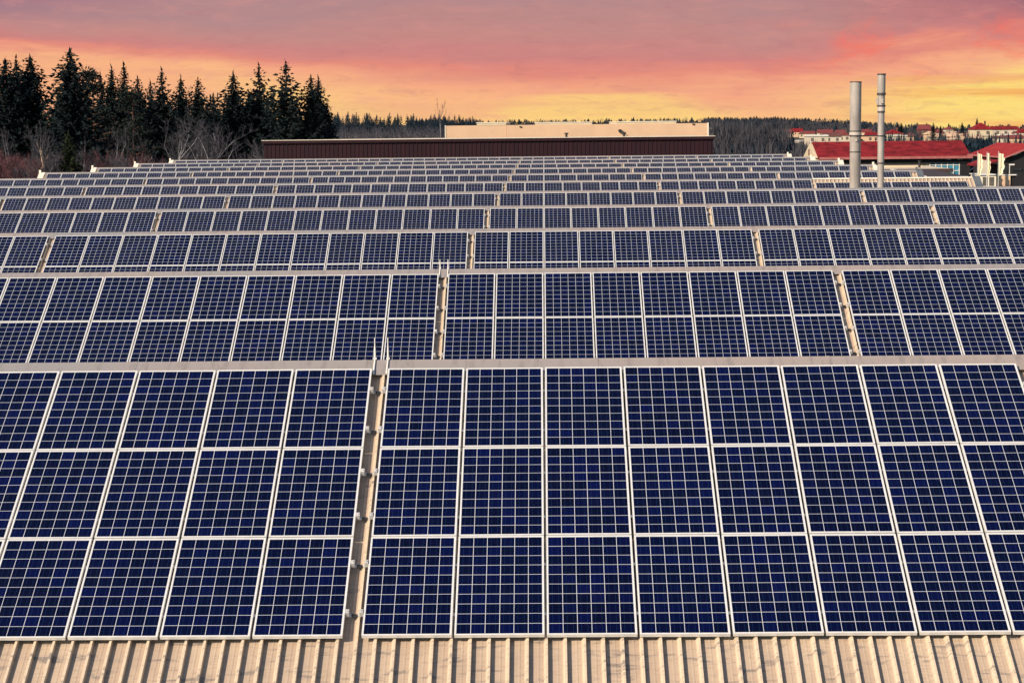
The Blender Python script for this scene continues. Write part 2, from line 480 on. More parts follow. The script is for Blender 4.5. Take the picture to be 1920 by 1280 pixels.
SIDE = {'Z': ('left of far left', -1), 'A': ('left of left', -1), 'B': ('left of central', -1), 'C': ('right of central', 1), 'D': ('right of right', 1), 'E': ('right of far right', 1)}
def panel_label(n, bk, i, tier):
    side, sg = SIDE[bk]; cnt = BL[bk][1]
    k = i if sg > 0 else cnt-1-i
    t = ''
    if n == 0: t = ('top', 'middle', 'bottom')[tier] + ' row of '
    elif n < 3: t = ('upper', 'lower')[tier] + ' row of '
    return f"solar panel, {t}{ROWN[n]} roof slope, {ORD[k]} {side} gap"
proto = None
for n, bk, i, tier in indiv:
    if proto is None:
        proto = empty('solar_panel', (0, 0, 0))
        link('frame', FRAME_ME, proto); link('cell_sheet', SHEET_ME, proto)
        o = proto
    else:
        o = proto.copy(); COL.objects.link(o)
        for ch in proto.children:
            c = ch.copy(); COL.objects.link(c); c.parent = o
    rng = random.Random(n*10007+ord(bk)*101+i*7+tier)
    o.location = panel_pos(n, bk, i, tier) + Vector((0, 0, rng.uniform(-.002, .002)))
    o.rotation_euler = (AL+rng.uniform(-.003, .003), rng.uniform(-.003, .003), rng.uniform(-.0008, .0008))
    tag(o, panel_label(n, bk, i, tier), 'solar panel', 'blue solar panels on the factory roofs')
# all the smaller panels of the rear roofs as one mass
def rest_mesh():
    fb = MB()
    fr_v = [tuple(v.co) for v in FRAME_ME.vertices]; fr_f = [tuple(p.vertices) for p in FRAME_ME.polygons]
    sh_v = [tuple(v.co) for v in SHEET_ME.vertices]
    uvs = []
    R = Matrix.Rotation(AL, 4, 'X')
    rng = random.Random(5)
    for n, bk, i, tier in rest:
        T = Matrix.Translation(panel_pos(n, bk, i, tier)) @ R
        fb.cur = 0; fb.add([T @ Vector(v) for v in fr_v], fr_f)
        uvs += [(0, 0)]*(4*len(fr_f))
        fb.cur = 1; fb.add([T @ Vector(v) for v in sh_v], [(0, 1, 2, 3)])
        q = rng.randrange(500)*6
        uvs += [(q, 0), (q+6, 0), (q+6, 10), (q, 10)]
    me = fb.mesh('distant_solar_panels', [M['frame'], M['cell']])
    l = me.uv_layers.new(name='UVMap')
    l.data.foreach_set('uv', [x for p in uvs for x in p])
    return me
o = link('distant_solar_panels', rest_mesh())
tag(o, 'thin far strips of solar panels on the rearmost roof slopes', 'solar panels', kind='stuff')

# racks: rails under each block, ends with clamps showing in the cable gaps
GAPN = {'Z': ('far left', 1), 'A': ('left', 1), 'B': ('central', 1), 'C': ('central', 0), 'D': ('right', 0), 'E': ('far right', 0)}
def rack(n, bk, tiers):
    x0, cnt = BL[bk]; x1 = x0+cnt*PW
    Mx = slope_M(n)
    e = empty('mounting_rack', Mx @ Vector(((x0+x1)/2, -drop(n, bk), -.098)), (AL, 0, 0))
    side = {'Z': 'beyond the far left gap', 'A': 'between far left and left gaps', 'B': 'left of the central gap', 'C': 'between central and right gaps', 'D': 'between right and far right gaps', 'E': 'beyond the far right gap'}[bk]
    tag(e, f"metal rail rack under panels of {ROWN[n]} roof slope, {side}", 'mounting rack', 'metal racks under the solar panels')
    h = (x1-x0)/2
    for t in range(tiers):
        for q in (.27, .77):
            s = -(t*PT + q*PLEN)
            rb = MB(); rb.box(-h-.052, h+.052, s-.021, s+.021, .040, .055)
            r = rb.build('rail', M['steel'], e)
            for sg in (-1, 1):
                cb = MB(); xx = sg*(h+.012)
                cb.box(xx-.020, xx+.020, s-.03, s+.03, .0555, .112)
                cb.tube((xx, s, .112), (xx, s, .122), .009, .009, 6)
                cb.build('end_clamp', M['steel'], r)
                fb = MB(); xx = sg*(h+.075); fb.box(xx-.016, xx+.016, s-.017, s+.017, .020, .052)
                fb.build('bracket', M['dark_clip2'], r)
for n, bks, tiers in ((0, 'BCD', 3), (1, 'ABCD', 2), (2, 'ABCD', 2), (3, 'ZABCDE', 1), (4, 'ABCDE', 1), (5, 'ZABCD', 1)):
    for bk in bks: rack(n, bk, tiers)
# rods at the ridge beside the central cable gap
for n, hgt in ((0, .27), (1, .19)):
    c = (BL['B'][0]+12*PW + BL['C'][0])/2
    for dx, w in ((-.085, 'on the left side'), (.085, 'on the right side')):
        e = empty('ridge_rod', (c+dx, Y1+n*PITCH+YA, ZR+.100))
        rb = MB(); rb.lathe([(.014, -.01), (.012, .10), (.007, .18), (.006, hgt)], 8); rb.tube((0, 0, 0), (0, -.30, -.30*math.tan(AL)+.006), .011, .011, 6); rb.build('rod', M['trim'], e)
        fb = MB(); fb.box(-.022, .022, -.03, .03, -.012, .014); fb.build('foot', M['steel'], e)
        tag(e, f"thin pale upright rod on {ROWN[n]} ridge, {w} of central gap", 'rod', 'thin rods standing on the ridges')

# ------------------------------------------------------------------ chimneys
def chimney_one():
    p = at(1603, 352, 101.5); x, y = p.x, p.y
    e = empty('chimney', (x, y, 4.6)); tag(e, 'thick pale metal chimney with two dark rings, wider of the pair', 'chimney', 'chimneys behind the fifth ridge')
    zt = at(1606, 153, 101.5).z - 4.6; z2 = at(1604, 249, 101.5).z-4.6; z3 = at(1604, 256, 101.5).z-4.6; z4 = at(1604, 286, 101.5).z-4.6
    m = MB(); m.lathe([(.272, 0), (.272, z2-.02), (.278, z2), (.285, zt-.06), (.285, zt), (.255, zt), (.255, zt-.4)], 28); m.build('shaft', M['chimney'], e, True)
    for z, h, r, mt in ((z4, .05, .282, 'chimney_dark'), (z3, .06, .30, 'chimney_dark'), (z3+.07, .13, .305, 'chimney_light'), (z2+.06, .04, .296, 'chimney_dark'), (zt-.05, .05, .293, 'chimney_dark')):
        m = MB(); m.lathe([(r, 0), (r, h)], 28, (0, 0, z)); m.build('ring', M[mt], e, True)
    m = MB(); m.box(-.05, .05, -.32, -.27, z3-.25, z3-.12); m.build('inspection_plate', M['chimney_light'], e)
    return e, x, y, z3+4.6
def chimney_two():
    p = at(1651, 352, 101.5); x, y = p.x, p.y
    e = empty('chimney', (x, y, 4.6)); tag(e, 'thin pale metal chimney with a thicker banded top, taller of the pair', 'chimney', 'chimneys behind the fifth ridge')
    Z = lambda py: at(1653, py, 101.5).z - 4.6
    m = MB(); m.lathe([(.165, 0), (.165, Z(211))], 24); m.build('shaft', M['chimney'], e, True)
    m = MB(); m.lathe([(.172, Z(211)), (.176, Z(200)), (.176, Z(180)), (.195, Z(177)), (.200, Z(139)), (.180, Z(139)), (.180, Z(150))], 24); m.build('head', M['chimney'], e, True)
    for py, h, r, mt in ((307, .06, .185, 'chimney_dark'), (256, .06, .185, 'chimney_dark'), (211.5, .07, .19, 'chimney_dark'), (208, .20, .187, 'chimney_light'), (200, .07, .215, 'chimney_dark'), (178.5, .11, .22, 'chimney_dark'), (141, .07, .214, 'chimney_dark')):
        m = MB(); m.lathe([(r, 0), (r, h)], 24, (0, 0, Z(py))); m.build('ring', M[mt], e, True)
    m = MB(); m.box(-.25, -.17, -.10, .06, Z(195), Z(184)); m.box(-.05, .06, -.24, -.17, Z(194), Z(186)); m.build('sampling_box', M['chimney_light'], e)
    m = MB(); m.box(-.24, -.165, -.05, .05, Z(310), Z(306)); m.build('bracket', M['chimney_dark'], e)
    return e, x, y
c1, xa, ya, zb = chimney_one(); c2, xb, yb = chimney_two()
m = MB(); m.tube((xa+.29, ya, zb+.02), (xb-.17, yb, zb+.02), .035, .035, 8)
o = m.build('brace', M['chimney_dark']); tag(o, 'short dark brace bar joining the two chimneys', 'brace')

# ------------------------------------------------------------------ buildings behind
def part(mb, name, mat, parent, origin, smooth=False):
    o = mb.build(name, M[mat] if isinstance(mat, str) else mat)
    o.parent = parent; o.matrix_parent_inverse = Matrix.Translation(origin).inverted(); return o

def dark_red_hall():
    Y = 204.0; a = at(495, 290, Y); c = at(1337, 290, Y); zt = (at(900, 261, Y).z)
    x0, x1 = a.x, c.x; e0 = (x0, Y, 0); e = empty('dark_red_hall', e0)
    tag(e, 'long low dark red ribbed metal hall closing off the roofs', 'hall')
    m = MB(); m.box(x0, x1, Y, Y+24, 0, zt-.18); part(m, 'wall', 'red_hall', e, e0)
    # vertical ribs of the cladding
    m = MB(); x = x0+.15
    while x < x1-.2: m.box(x, x+.14, Y-.05, Y-.002, 0, zt-.18); x += .42
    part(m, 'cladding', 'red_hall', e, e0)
    m = MB(); m.box(x0-.15, x1+.15, Y-.15, Y+24.2, zt-.178, zt); part(m, 'roof', 'roof_membrane', e, e0)
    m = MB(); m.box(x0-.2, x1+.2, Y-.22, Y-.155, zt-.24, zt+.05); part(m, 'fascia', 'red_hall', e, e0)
    m = MB(); m.box(x0-.2, x1+.2, Y-.22, Y-.10, zt+.052, zt+.10); part(m, 'edge_flashing', 'cream_metal', e, e0)
    for px in (1062, 1170):
        q = at(px, 257, Y+10); v = MB(); v.lathe([(.12, 0), (.12, .35), (.22, .36), (.22, .5)], 10, (q.x, q.y, zt)); part(v, 'roof_vent', 'dark_steel', e, e0)
dark_red_hall()

def cream_block():
    Y = 238.0; x0 = at(835, 250, Y).x; x1 = at(1328, 250, Y).x; z0 = at(870, 235.5, Y).z
    e0 = (x0, Y, 0); e = empty('cream_warehouse', e0); tag(e, 'wide cream windowless block with stepped parapet above the dark red hall', 'building')
    zt = at(1080, 233.6, Y).z
    xs = at(949, 250, Y).x
    m = MB(); m.box(x0, xs, Y, Y+30, 0, zt); m.box(xs+.02, x1, Y-.08, Y+30, 0, zt); part(m, 'wall', 'cream_wall', e, e0)
    for pa, pb, h in ((894, 949, .36), (1003, 1110, .30), (1156, 1268, .30)):
        xa, xb_ = at(pa, 240, Y).x, at(pb, 240, Y).x
        m = MB(); m.box(xa, xb_, Y-.03, Y+26, zt+.002, zt+h-.1); part(m, 'rooflight', 'cream_pale', e, e0)
        m = MB(); m.box(xa-.05, xb_+.05, Y-.08, Y+26.1, zt+h-.098, zt+h); part(m, 'rooflight', 'cream_metal', e, e0)
    m = MB(); m.box(x0-.05, x0+.06, Y-.06, Y-.003, 0, zt+.05); part(m, 'corner_trim', 'cream_metal', e, e0)
    m = MB(); m.box(x1-.12, x1+.04, Y-.14, Y-.083, 0, zt+.05); part(m, 'corner_trim', 'cream_metal', e, e0)
    q = at(1162, 245, Y-.1)
    m = MB(); m.box(q.x-.16, q.x+.16, Y-.45, Y-.085, q.z-.14, q.z+.14); m.tube((q.x+.1, Y-.3, q.z), (q.x+.65, Y-.9, q.z-.35), .05, .04, 6); part(m, 'wall_lamp', 'dark_steel', e, e0)
    for px in (976, 1300):
        q = at(px, 238 if px < 1000 else 233, Y); m = MB(); m.box(q.x-.13, q.x+.13, Y-.2, Y-.085, q.z-.06, q.z+.06); part(m, 'vent', 'dark_steel', e, e0)
    for py, w in ((241, .9), (253, 1.2)):
        q = at(1329, py, Y); m = MB(); m.box(q.x+.02, q.x+.02+w*.6, Y+2, Y+4, q.z-.12, q.z+.10); part(m, 'side_canopy', 'white_wall', e, e0)
cream_block()

def red_roofed_hall():
    x0, x1 = 33.2, 52.3; yf, yr, yb = 250.0, 256.0, 262.0
    zr = at(1600, 265.5, yr).z; ze = at(1600, 296, yf).z
    e0 = (x0, yf, 0); e = empty('red_roofed_hall', e0); tag(e, 'long house with a weathered red tiled roof and cream gable, behind the chimneys', 'house')
    m = MB(); m.box(x0+.1, x1-3.6, yf+.7, yb-.7, 0, ze-.02)
    part(m, 'wall', 'cream_pale', e, e0)
    m = MB(); m.prism([(x0+.02, yf+.5, ze), (x0+.02, yb-.5, ze), (x0+.02, yr, zr-.25)], (.5, 0, 0)); m.box(x0+.02, x0+.098, yf+.7, yb-.7, 0, ze-.003); part(m, 'gable_wall', 'cream_pale', e, e0)
    q = MB(); q.box(x0-.03, x0+.015, yr-.5, yr+.4, ze+.25, ze+1.0); part(q, 'window', 'brown_tile', e, e0)
    m = MB()
    m.prism([(x0+.4, yf, ze), (x0+.4, yr, zr), (x0+.4, yb, ze), (x0+.4, yb, ze-.18), (x0+.4, yr, zr-.2), (x0+.4, yf, ze-.18)], (x1-x0-.4, 0, 0))
    rf = part(m, 'roof', 'red_roof', e, e0)
    m = MB(); m.box(x0+.3, x1+.1, yr-.14, yr+.14, zr-.02, zr+.10); o = m.build('ridge_tile', M['red_small']); o.parent = rf; o.matrix_parent_inverse = Matrix.Translation(e0).inverted()
    m = MB(); m.box(x0+.5, x1+.1, yf-.18, yf-.003, ze-.20, ze+.10); part(m, 'gutter', 'gutter', e, e0)
    m = MB(); m.box(x0+.5, x1-.2, yf+.35, yf+.68, ze-.75, ze-.19); part(m, 'soffit', 'timber', e, e0)
    # glazed end of the hall
    gx0, gx1 = 47.3, 50.9
    m = MB(); m.box(gx0, gx1, yf+.6, yf+5, 0, ze-.30); part(m, 'glazing', 'blue_glass', e, e0)
    m = MB(); x = gx0
    while x <= gx1+.01: m.box(x-.05, x+.05, yf+.52, yf+.597, 0, ze-.3); x += .72
    for z in (ze-.38, ze-1.0, ze-1.7): m.box(gx0+.06, gx1-.06, yf+.54, yf+.596, z-.035, z+.035)
    part(m, 'window_frame', 'trim', e, e0)
    m = MB(); m.box(gx1+.06, x1-.2, yf+.5, yf+5, 0, ze-.25); part(m, 'pillar', 'timber', e, e0)
    for px in (1778, 1800):
        q = at(px, 297, yf+.4); w = MB(); w.box(q.x-.3, q.x+.3, yf+.3, yf+.5, q.z-.14, q.z+.14); part(w, 'sign_lamp', 'trim', e, e0)
red_roofed_hall()

def barn():
    yf, yb = 220.0, 239.0; xe = 49.6; xr = 53.0; xe2 = 56.4
    ze, zr = 8.1, 9.45
    e0 = (xr, yf, 0); e = empty('red_roofed_barn', e0); tag(e, 'dark timber barn with a bright red roof at the right edge', 'barn')
    m = MB(); m.box(xe+.5, xe2-.5, yf+.5, yb-.5, 0, ze-.2); part(m, 'wall', 'timber', e, e0)
    m = MB(); m.prism([(xe+.5, yf+.48, ze-.198), (xe2-.5, yf+.48, ze-.198), (xr, yf+.48, zr-.22)], (0, .3, 0)); part(m, 'gable_wall', 'timber', e, e0)
    m = MB()
    m.prism([(xe, yf, ze), (xr, yf, zr), (xe2, yf, ze), (xe2, yf, ze-.14), (xr, yf, zr-.16), (xe, yf, ze-.14)], (0, yb-yf, 0)); part(m, 'roof', 'red_roof2', e, e0)
    m = MB(); m.prism([(xe-.02, yf-.06, ze-.16), (xr, yf-.06, zr-.18), (xe2, yf-.06, ze-.16), (xe2, yf-.06, ze+.02), (xr, yf-.06, zr+.03), (xe-.02, yf-.06, ze+.02)], (0, .055, 0)); part(m, 'bargeboard', 'gutter', e, e0)
    m = MB(); m.box(xe-.14, xe-.003, yf, yb, ze-.14, ze+.03); part(m, 'gutter', 'gutter', e, e0)
    # porch roof at the corner
    m = MB(); m.prism([(xe-1.7, yf+2.5, ze-.95), (xe-.15, yf+2.5, ze-.35), (xe-.15, yf+2.5, ze-.5), (xe-1.7, yf+2.5, ze-1.1)], (0, 9, 0)); part(m, 'porch_roof', 'red_roof', e, e0)
    for y in (yf+3, yf+7, yf+11): 
        m = MB(); m.box(xe-1.6, xe-1.45, y-.1, y+.1, 0, ze-1.1); part(m, 'post', 'timber', e, e0)
    q = at(1822, 310, yf+1); m = MB(); m.box(xe-2.35, xe-1.4, yf+1.6, yf+2.4, 0, q.z+.5); part(m, 'kiosk', 'white_wall', e, e0)
    # windows in the dark gable
    for px, py in ((1908, 318), (1885, 316)):
        q = at(px, py, yf+.45); m = MB(); m.box(q.x-.5, q.x+.5, yf+.40, yf+.497, q.z-.12, q.z+.12); part(m, 'window', 'glass', e, e0)
barn()

def low_hall():
    x0, x1, y0, y1, z = 33.5, 45.0, 226.0, 241.0, 6.75
    e0 = (x0, y0, 0); e = empty('flat_roofed_hall', e0); tag(e, 'low cream hall with a wide flat roof under the red roofed house', 'building')
    m = MB(); m.box(x0, x1, y0, y1, 0, z-.25); part(m, 'wall', 'cream_pale', e, e0)
    m = MB(); m.box(x0-.2, x1+.2, y0-.2, y1+.2, z-.248, z); part(m, 'roof', 'roof_membrane', e, e0)
    m = MB(); m.box(x0-.2, x1+.2, y0-.3, y0-.203, z-.35, z+.03); part(m, 'fascia', 'dark_roof', e, e0)
    m = MB(); m.box(x0+1, x1-1.5, y0+9, y0+12, z+.002, z+.18); part(m, 'roof_step', 'cream_pale', e, e0)
    q = at(1724, 312, 232); m = MB(); m.lathe([(.14, 0), (.14, .7), (.2, .7), (.2, .8)], 10, (q.x, 232, z)); part(m, 'roof_vent', 'dark_steel', e, e0)
low_hall()
def annex():
    x0, x1, y0, y1 = 28.2, 31.0, 150.0, 165.0
    e0 = (x0, y0, 0); e = empty('brown_roofed_annex', e0); tag(e, 'low annex with a dark brown sloping roof and pale eaves beside the panels', 'building')
    zf = at(1760, 331, y0).z; zb = at(1760, 316.5, y1).z
    m = MB(); m.box(x0+.1, x1-.1, y0+.2, y1-.2, 0, zf-.5); part(m, 'wall', 'slate', e, e0)
    m = MB(); m.prism([(x0, y0, zf), (x0, y1, zb), (x0, y1, zb-.2), (x0, y0, zf-.2)], (x1-x0, 0, 0)); part(m, 'roof', 'dark_roof', e, e0)
    m = MB(); m.box(x0-.1, x1+.1, y0-.14, y0-.003, zf-.22, zf+.0); part(m, 'fascia', 'steel', e, e0)
    m = MB(); m.prism([(x0-.22, y0-.1, zf+.04), (x0-.22, y1, zb+.04), (x0-.22, y1, zb-.16), (x0-.22, y0-.1, zf-.16)], (.11, 0, 0)); part(m, 'verge_flashing', 'cream_metal', e, e0)
annex()
def cabin():
    Y = 180.0; x0 = at(1838, 330, Y).x; x1 = at(1868, 330, Y).x; x2 = at(1905, 330, Y).x; zt = at(1850, 328.5, Y).z
    e0 = (x0, Y, 0); e = empty('white_cabin', e0); tag(e, 'white site cabin with dark framed windows below the flags', 'cabin')
    m = MB(); m.box(x0, x1, Y, Y+4, 0, zt); part(m, 'wall', 'cream_metal', e, e0)
    for a, c in ((1842.5, 1851), (1854.5, 1863)):
        xa, xc = at(a, 338, Y).x, at(c, 338, Y).x; z0, z1 = at(a, 348, Y).z, at(a, 332, Y).z
        m = MB(); m.box(xa, xc, Y-.05, Y-.003, z0, z1); w = part(m, 'window', 'shade_glass', e, e0)
        m = MB(); xm = (xa+xc)/2; m.box(xm-.035, xm+.035, Y-.09, Y-.052, z0, z1); m.box(xa-.06, xa, Y-.09, Y-.004, z0, z1); m.box(xc, xc+.06, Y-.09, Y-.004, z0, z1)
        o = m.build('frame', M['trim']); o.parent = w; o.matrix_parent_inverse = Matrix.Translation(e0).inverted()
    m = MB(); m.box(x0-.1, x1+.06, Y-.12, Y+4.1, zt+.002, zt+.08); part(m, 'roof', 'trim', e, e0)
    # billboard beside it
    e0 = (x1+.15, Y, 0); e = empty('billboard', e0); tag(e, 'wide billboard with a faded peach and red poster beside the white cabin', 'billboard')
    zb = at(1890, 349, Y).z
    m = MB(); m.box(x1+.15, x2-.5, Y-.05, Y+.05, zb, zt-.05); part(m, 'panel', 'poster', e, e0)
    m = MB(); m.box(x1+.1, x2+.1, Y-.08, Y+.3, zt-.048, zt+.05); part(m, 'top_rail', 'trim', e, e0)
    for x in (x1+.4, x2-.8): 
        m = MB(); m.box(x-.08, x+.08, Y+.052, Y+.2, 0, zb+.6); part(m, 'post', 'steel', e, e0)
    m = MB(); m.box(x2-.45, x2+.02, Y+.1, Y+.3, zb, zt-.05); part(m, 'dark_panel', 'timber', e, e0)
cabin()
def flag(px0, py0, py1, Y, wid, seed, label):
    top = at(px0, py0, Y); bot = at(px0, py1, Y)
    e = empty('flagpole', (top.x, Y, 0)); tag(e, label, 'flag', 'pale banner flags on poles')
    m = MB(); m.lathe([(.055, 0), (.05, 3), (.035, top.z+.1)], 10); m.build('pole', M['pole'], e, True)
    rng = random.Random(seed); n = 16; k = 8
    vs = []; fs = []
    ph = rng.uniform(0, 6)
    for i in range(n+1):
        t = i/n; z = top.z-.05 - t*(top.z-bot.z)
        w = wid*(.35+.65*math.sin(PI*min(1, .15+t*.75))) * (1+.15*math.sin(7*t*PI+ph))
        if t > .85: w *= (1-(t-.85)/.15*.55)
        for j in range(k+1):
            s = j/k
            vs.append((.04+w*s, .10*math.sin(3*s*PI+ph+2.2*t)*s, z - .10*s*math.sin(t*9+ph)))
    for i in range(n):
        for j in range(k): a = i*(k+1)+j; fs.append((a, a+1, a+k+2, a+k+1))
    b = MB(); b.add(vs, fs); o = b.build('banner', M['flag'], e, True)
    sm = o.modifiers.new('thickness', 'SOLIDIFY'); sm.thickness = .012
flag(1833.5, 287, 330, 178, .38, 1, 'pale banner flag on the pole above the white cabin windows')
flag(1851, 287, 329, 178, .26, 2, 'narrow furled pale banner flag, middle pole of three')
flag(1872.5, 286, 330, 178, .48, 3, 'widest pale banner flag, on the pole above the billboard')
e = empty('street_lamp', (at(1893, 320, 185).x, 185, 0)); tag(e, 'slender pale street lamp in front of the dark barn gable', 'street lamp')
zt = at(1895, 310, 185).z; m = MB(); m.lathe([(.07, 0), (.045, zt)], 8); m.build('pole', M['pole'], e)
m = MB(); m.box(-.05, .42, -.08, .08, zt+.003, zt+.12); m.build('lamp_head', M['trim'], e)

# ------------------------------------------------------------------ the town: single houses
def house(px, py_eave, Y, w, d, label, wall='cream_pale', roof='red_small', wall_h=5.0, roof_h=2.6, axis='x', hip=False, win=True, group='small houses of the town on the slope'):
    p = at(px, py_eave, Y); zg = ground(p.x, Y) - 1.0; ze = p.z
    e0 = (p.x, Y, zg); e = empty('house', e0); tag(e, label, 'house', group)
    m = MB(); m.box(-w/2, w/2, 0, d, 0, ze-zg); m.build('wall', M[wall], e)
    E = ze-zg+.004; o = .35; mr = MB()
    if hip:
        r = min(w, d)/2*.85
        if w >= d: vs = [(-w/2-o, -o, E), (w/2+o, -o, E), (w/2+o, d+o, E), (-w/2-o, d+o, E), (-w/2+r, d/2, E+roof_h), (w/2-r, d/2, E+roof_h)]
        else: vs = [(-w/2-o, -o, E), (w/2+o, -o, E), (w/2+o, d+o, E), (-w/2-o, d+o, E), (0, r, E+roof_h), (0, d-r, E+roof_h)]
        fs = [(0, 1, 5, 4), (1, 2, 5), (2, 3, 4, 5), (3, 0, 4)] if w >= d else [(0, 1, 4), (1, 2, 5, 4), (2, 3, 5), (3, 0, 4, 5)]
        mr.add(vs, fs + [(3, 2, 1, 0)])
    elif axis == 'x':
        mr.prism([(-w/2-o, -o, E), (-w/2-o, d/2, E+roof_h), (-w/2-o, d+o, E)], (w+2*o, 0, 0))
    else:
        mr.prism([(-w/2-o, -o, E), (0, -o, E+roof_h), (w/2+o, -o, E)], (0, d+2*o, 0))
    rf = mr.build('roof', M[roof], e)
    mc = MB(); mc.box(w*.18, w*.18+.6, d*.4, d*.4+.6, E+roof_h*.35, E+roof_h+.7); mc.build('chimney', M['brown_tile'], rf)
    if win:
        nw = max(2, int(w/3.0))
        for k in range(nw):
            x = -w/2 + (k+.5)*w/nw
            for zz in ((E-1.9,) if wall_h < 5 else (E-1.9, E-4.6)):
                mw = MB(); mw.box(x-.55, x+.55, -.06, -.003, zz, zz+1.3); mw.build('window', M['shade_glass'], e)
    return e
G = 'small houses of the town on the slope'
house(1450, 250, 1600, 5.5, 9, 'small pale house with pointed gable, first of the town beside the wood', axis='y', roof_h=2.6, win=False)
house(1459, 251, 1620, 5, 8, 'tiny peach house with red roof just beside the pointed gable house', wall='cream_wall', wall_h=4, roof_h=2.2)
house(1473, 246, 1900, 5, 7, 'small white house far up between trees, beside red roofs', wall='white_wall', axis='y', wall_h=4, win=False)
house(1480, 250, 1500, 6, 8, 'low house with broad red roof in the middle of the small houses', wall='cream_wall', roof='red_small', wall_h=4)
house(1496, 248, 1600, 8, 8, 'wide red roofed house right of the broad low one', wall='cream_wall', roof='red_roof', wall_h=4, roof_h=3)
house(1506, 251.5, 1500, 5, 8, 'small pale house with dark red roof above the gable of the long house', roof='brown_tile', axis='y', wall_h=4, roof_h=2)
house(1519, 251, 1450, 7, 8, 'small peach house with a faded roof left of the long pale block', wall='cream_wall', roof='red_small', wall_h=4, roof_h=2)
house(1533, 256, 820, 8.5, 9, 'long pale block with flat pitched roof directly above the long red roof', wall='white_wall', roof='cream_metal', roof_h=.7)
house(1549, 249.5, 1150, 8, 9, 'house with a dull red roof behind the long pale block', roof='red_small', roof_h=2.0)
house(1562, 256, 850, 7, 8, 'pale house half hidden left of the thick chimney', wall='white_wall', roof='brown_tile', roof_h=1.4)
house(1583, 254, 900, 5, 8, 'small white house touching the thick chimney', wall='white_wall', axis='y', wall_h=4, roof_h=1.6)
house(1637, 255, 900, 5, 8, 'small dark roofed house between the two chimneys', wall='cream_wall', roof='red_roof', wall_h=4, roof_h=1.6)
house(1677, 251, 800, 7, 8, 'pale villa with a red pyramid roof beside the thin chimney', wall='white_wall', roof='red_roof', hip=True, roof_h=1.7)
house(1690, 255.5, 790, 4.5, 8, 'low white annex house right of the red pyramid roofed villa', wall='white_wall', roof='cream_metal', roof_h=.4)
house(1735, 243, 1050, 5.5, 8, 'brick red house between dark conifers on the slope', wall='brown_tile', roof='red_small', wall_h=4)
house(1748, 252, 830, 5, 8, 'small peach house with pale roof under the conifers', wall='cream_wall', roof='cream_wall', axis='y', roof_h=1.2)
house(1765, 257, 800, 7, 8, 'white house with a low pale roof over the long red roof', wall='white_wall', roof='cream_wall', roof_h=1.4)
house(1780, 243, 1150, 4.5, 6, 'little pale house high on the slope among conifers', wall='white_wall', axis='y', wall_h=4, roof_h=1.5)
house(1787, 250, 1000, 4, 6, 'tiny white house below the little high one', wall='white_wall', roof='cream_wall', wall_h=4, roof_h=.9)
house(1806, 262, 620, 3.6, 8, 'peach gabled house at the end of the long red roof', wall='cream_wall', roof='cream_wall', axis='y', roof_h=1.0)
house(1832, 260, 700, 4, 8, 'low pale house in front of the big yellow house', wall='white_wall', roof='cream_wall', roof_h=.8)
house(1843, 243, 820, 7.6, 10, 'big yellow cream house with steep dark red hipped roof', roof='red_roof', hip=True, roof_h=2.7, group='large houses on the town slope')
house(1886, 243, 835, 10, 9, 'cream house with long red roof joined right of the big yellow one', wall='white_wall', roof='red_roof', roof_h=1.4, group='large houses on the town slope')
house(1861, 255, 790, 8, 6, 'long low cream garage wall below the big yellow house', roof='cream_pale', roof_h=.4, win=False)
house(1894, 254, 790, 7, 7, 'white row house with pale roof under the joined houses', wall='white_wall', roof='cream_metal', roof_h=.5)
house(1917, 249, 830, 4, 8, 'red roofed house cut by the picture edge', roof='red_roof', wall='white_wall', axis='y', roof_h=1.6)
house(1704, 256, 900, 4.5, 7, 'small peach house with dull roof between the villa and the dark conifers', wall='cream_wall', roof='brown_tile', wall_h=4, roof_h=1.2, win=False)
house(1757, 249, 900, 5, 7, 'peach house with dull red roof, upper of those under the tall conifer', wall='cream_wall', roof='red_small', wall_h=4, roof_h=1.4, win=False)
house(1775, 262, 760, 5, 7, 'low pale garage in front of the white house with pale roof', wall='white_wall', roof='cream_wall', wall_h=3, roof_h=.5, win=False)
house(1794, 256.5, 820, 6, 8, 'broad low house with faded pink roof beside the tiny white house', wall='cream_wall', roof='cream_wall', wall_h=3, roof_h=1.3, win=False)
house(1813, 256, 840, 6, 8, 'long peach house with faded roof left of the big yellow house', wall='cream_wall', roof='cream_wall', wall_h=4, roof_h=1.0)
house(1822, 253, 900, 3.5, 7, 'narrow white gabled house tucked against the big yellow house', wall='white_wall', roof='red_small', axis='y', wall_h=4, roof_h=1.4, win=False)
house(1878, 259, 720, 4, 7, 'small pale shed roofed house under the long garage wall', wall='white_wall', roof='brown_tile', wall_h=3, roof_h=.8, win=False)
house(1906, 259.5, 720, 5, 7, 'small cream house with red roof above the barn ridge', wall='cream_wall', roof='red_small', wall_h=3, roof_h=1.2, win=False)
house(1577, 249.5, 1200, 5, 8, 'tiny pale house with red roof above the half hidden house', wall='white_wall', roof='red_small', wall_h=4, roof_h=1.8, win=False)
house(1627, 248, 1200, 5, 8, 'tiny peach house with dull red roof just right of the thick chimney', wall='cream_wall', roof='red_small', wall_h=4, roof_h=1.8, win=False)
house(1487, 265, 1185, 8, 6, 'low white shed at the edge of the pale dry field', wall='white_wall', roof='cream_metal', roof_h=.5, win=False, wall_h=3)

# ------------------------------------------------------------------ trees
def rot_to(d):
    d = d/np.linalg.norm(d); a = np.array([0, 0, 1.0]) if abs(d[2]) < .9 else np.array([1.0, 0, 0])
    u = np.cross(d, a); u /= np.linalg.norm(u); return u, np.cross(d, u)

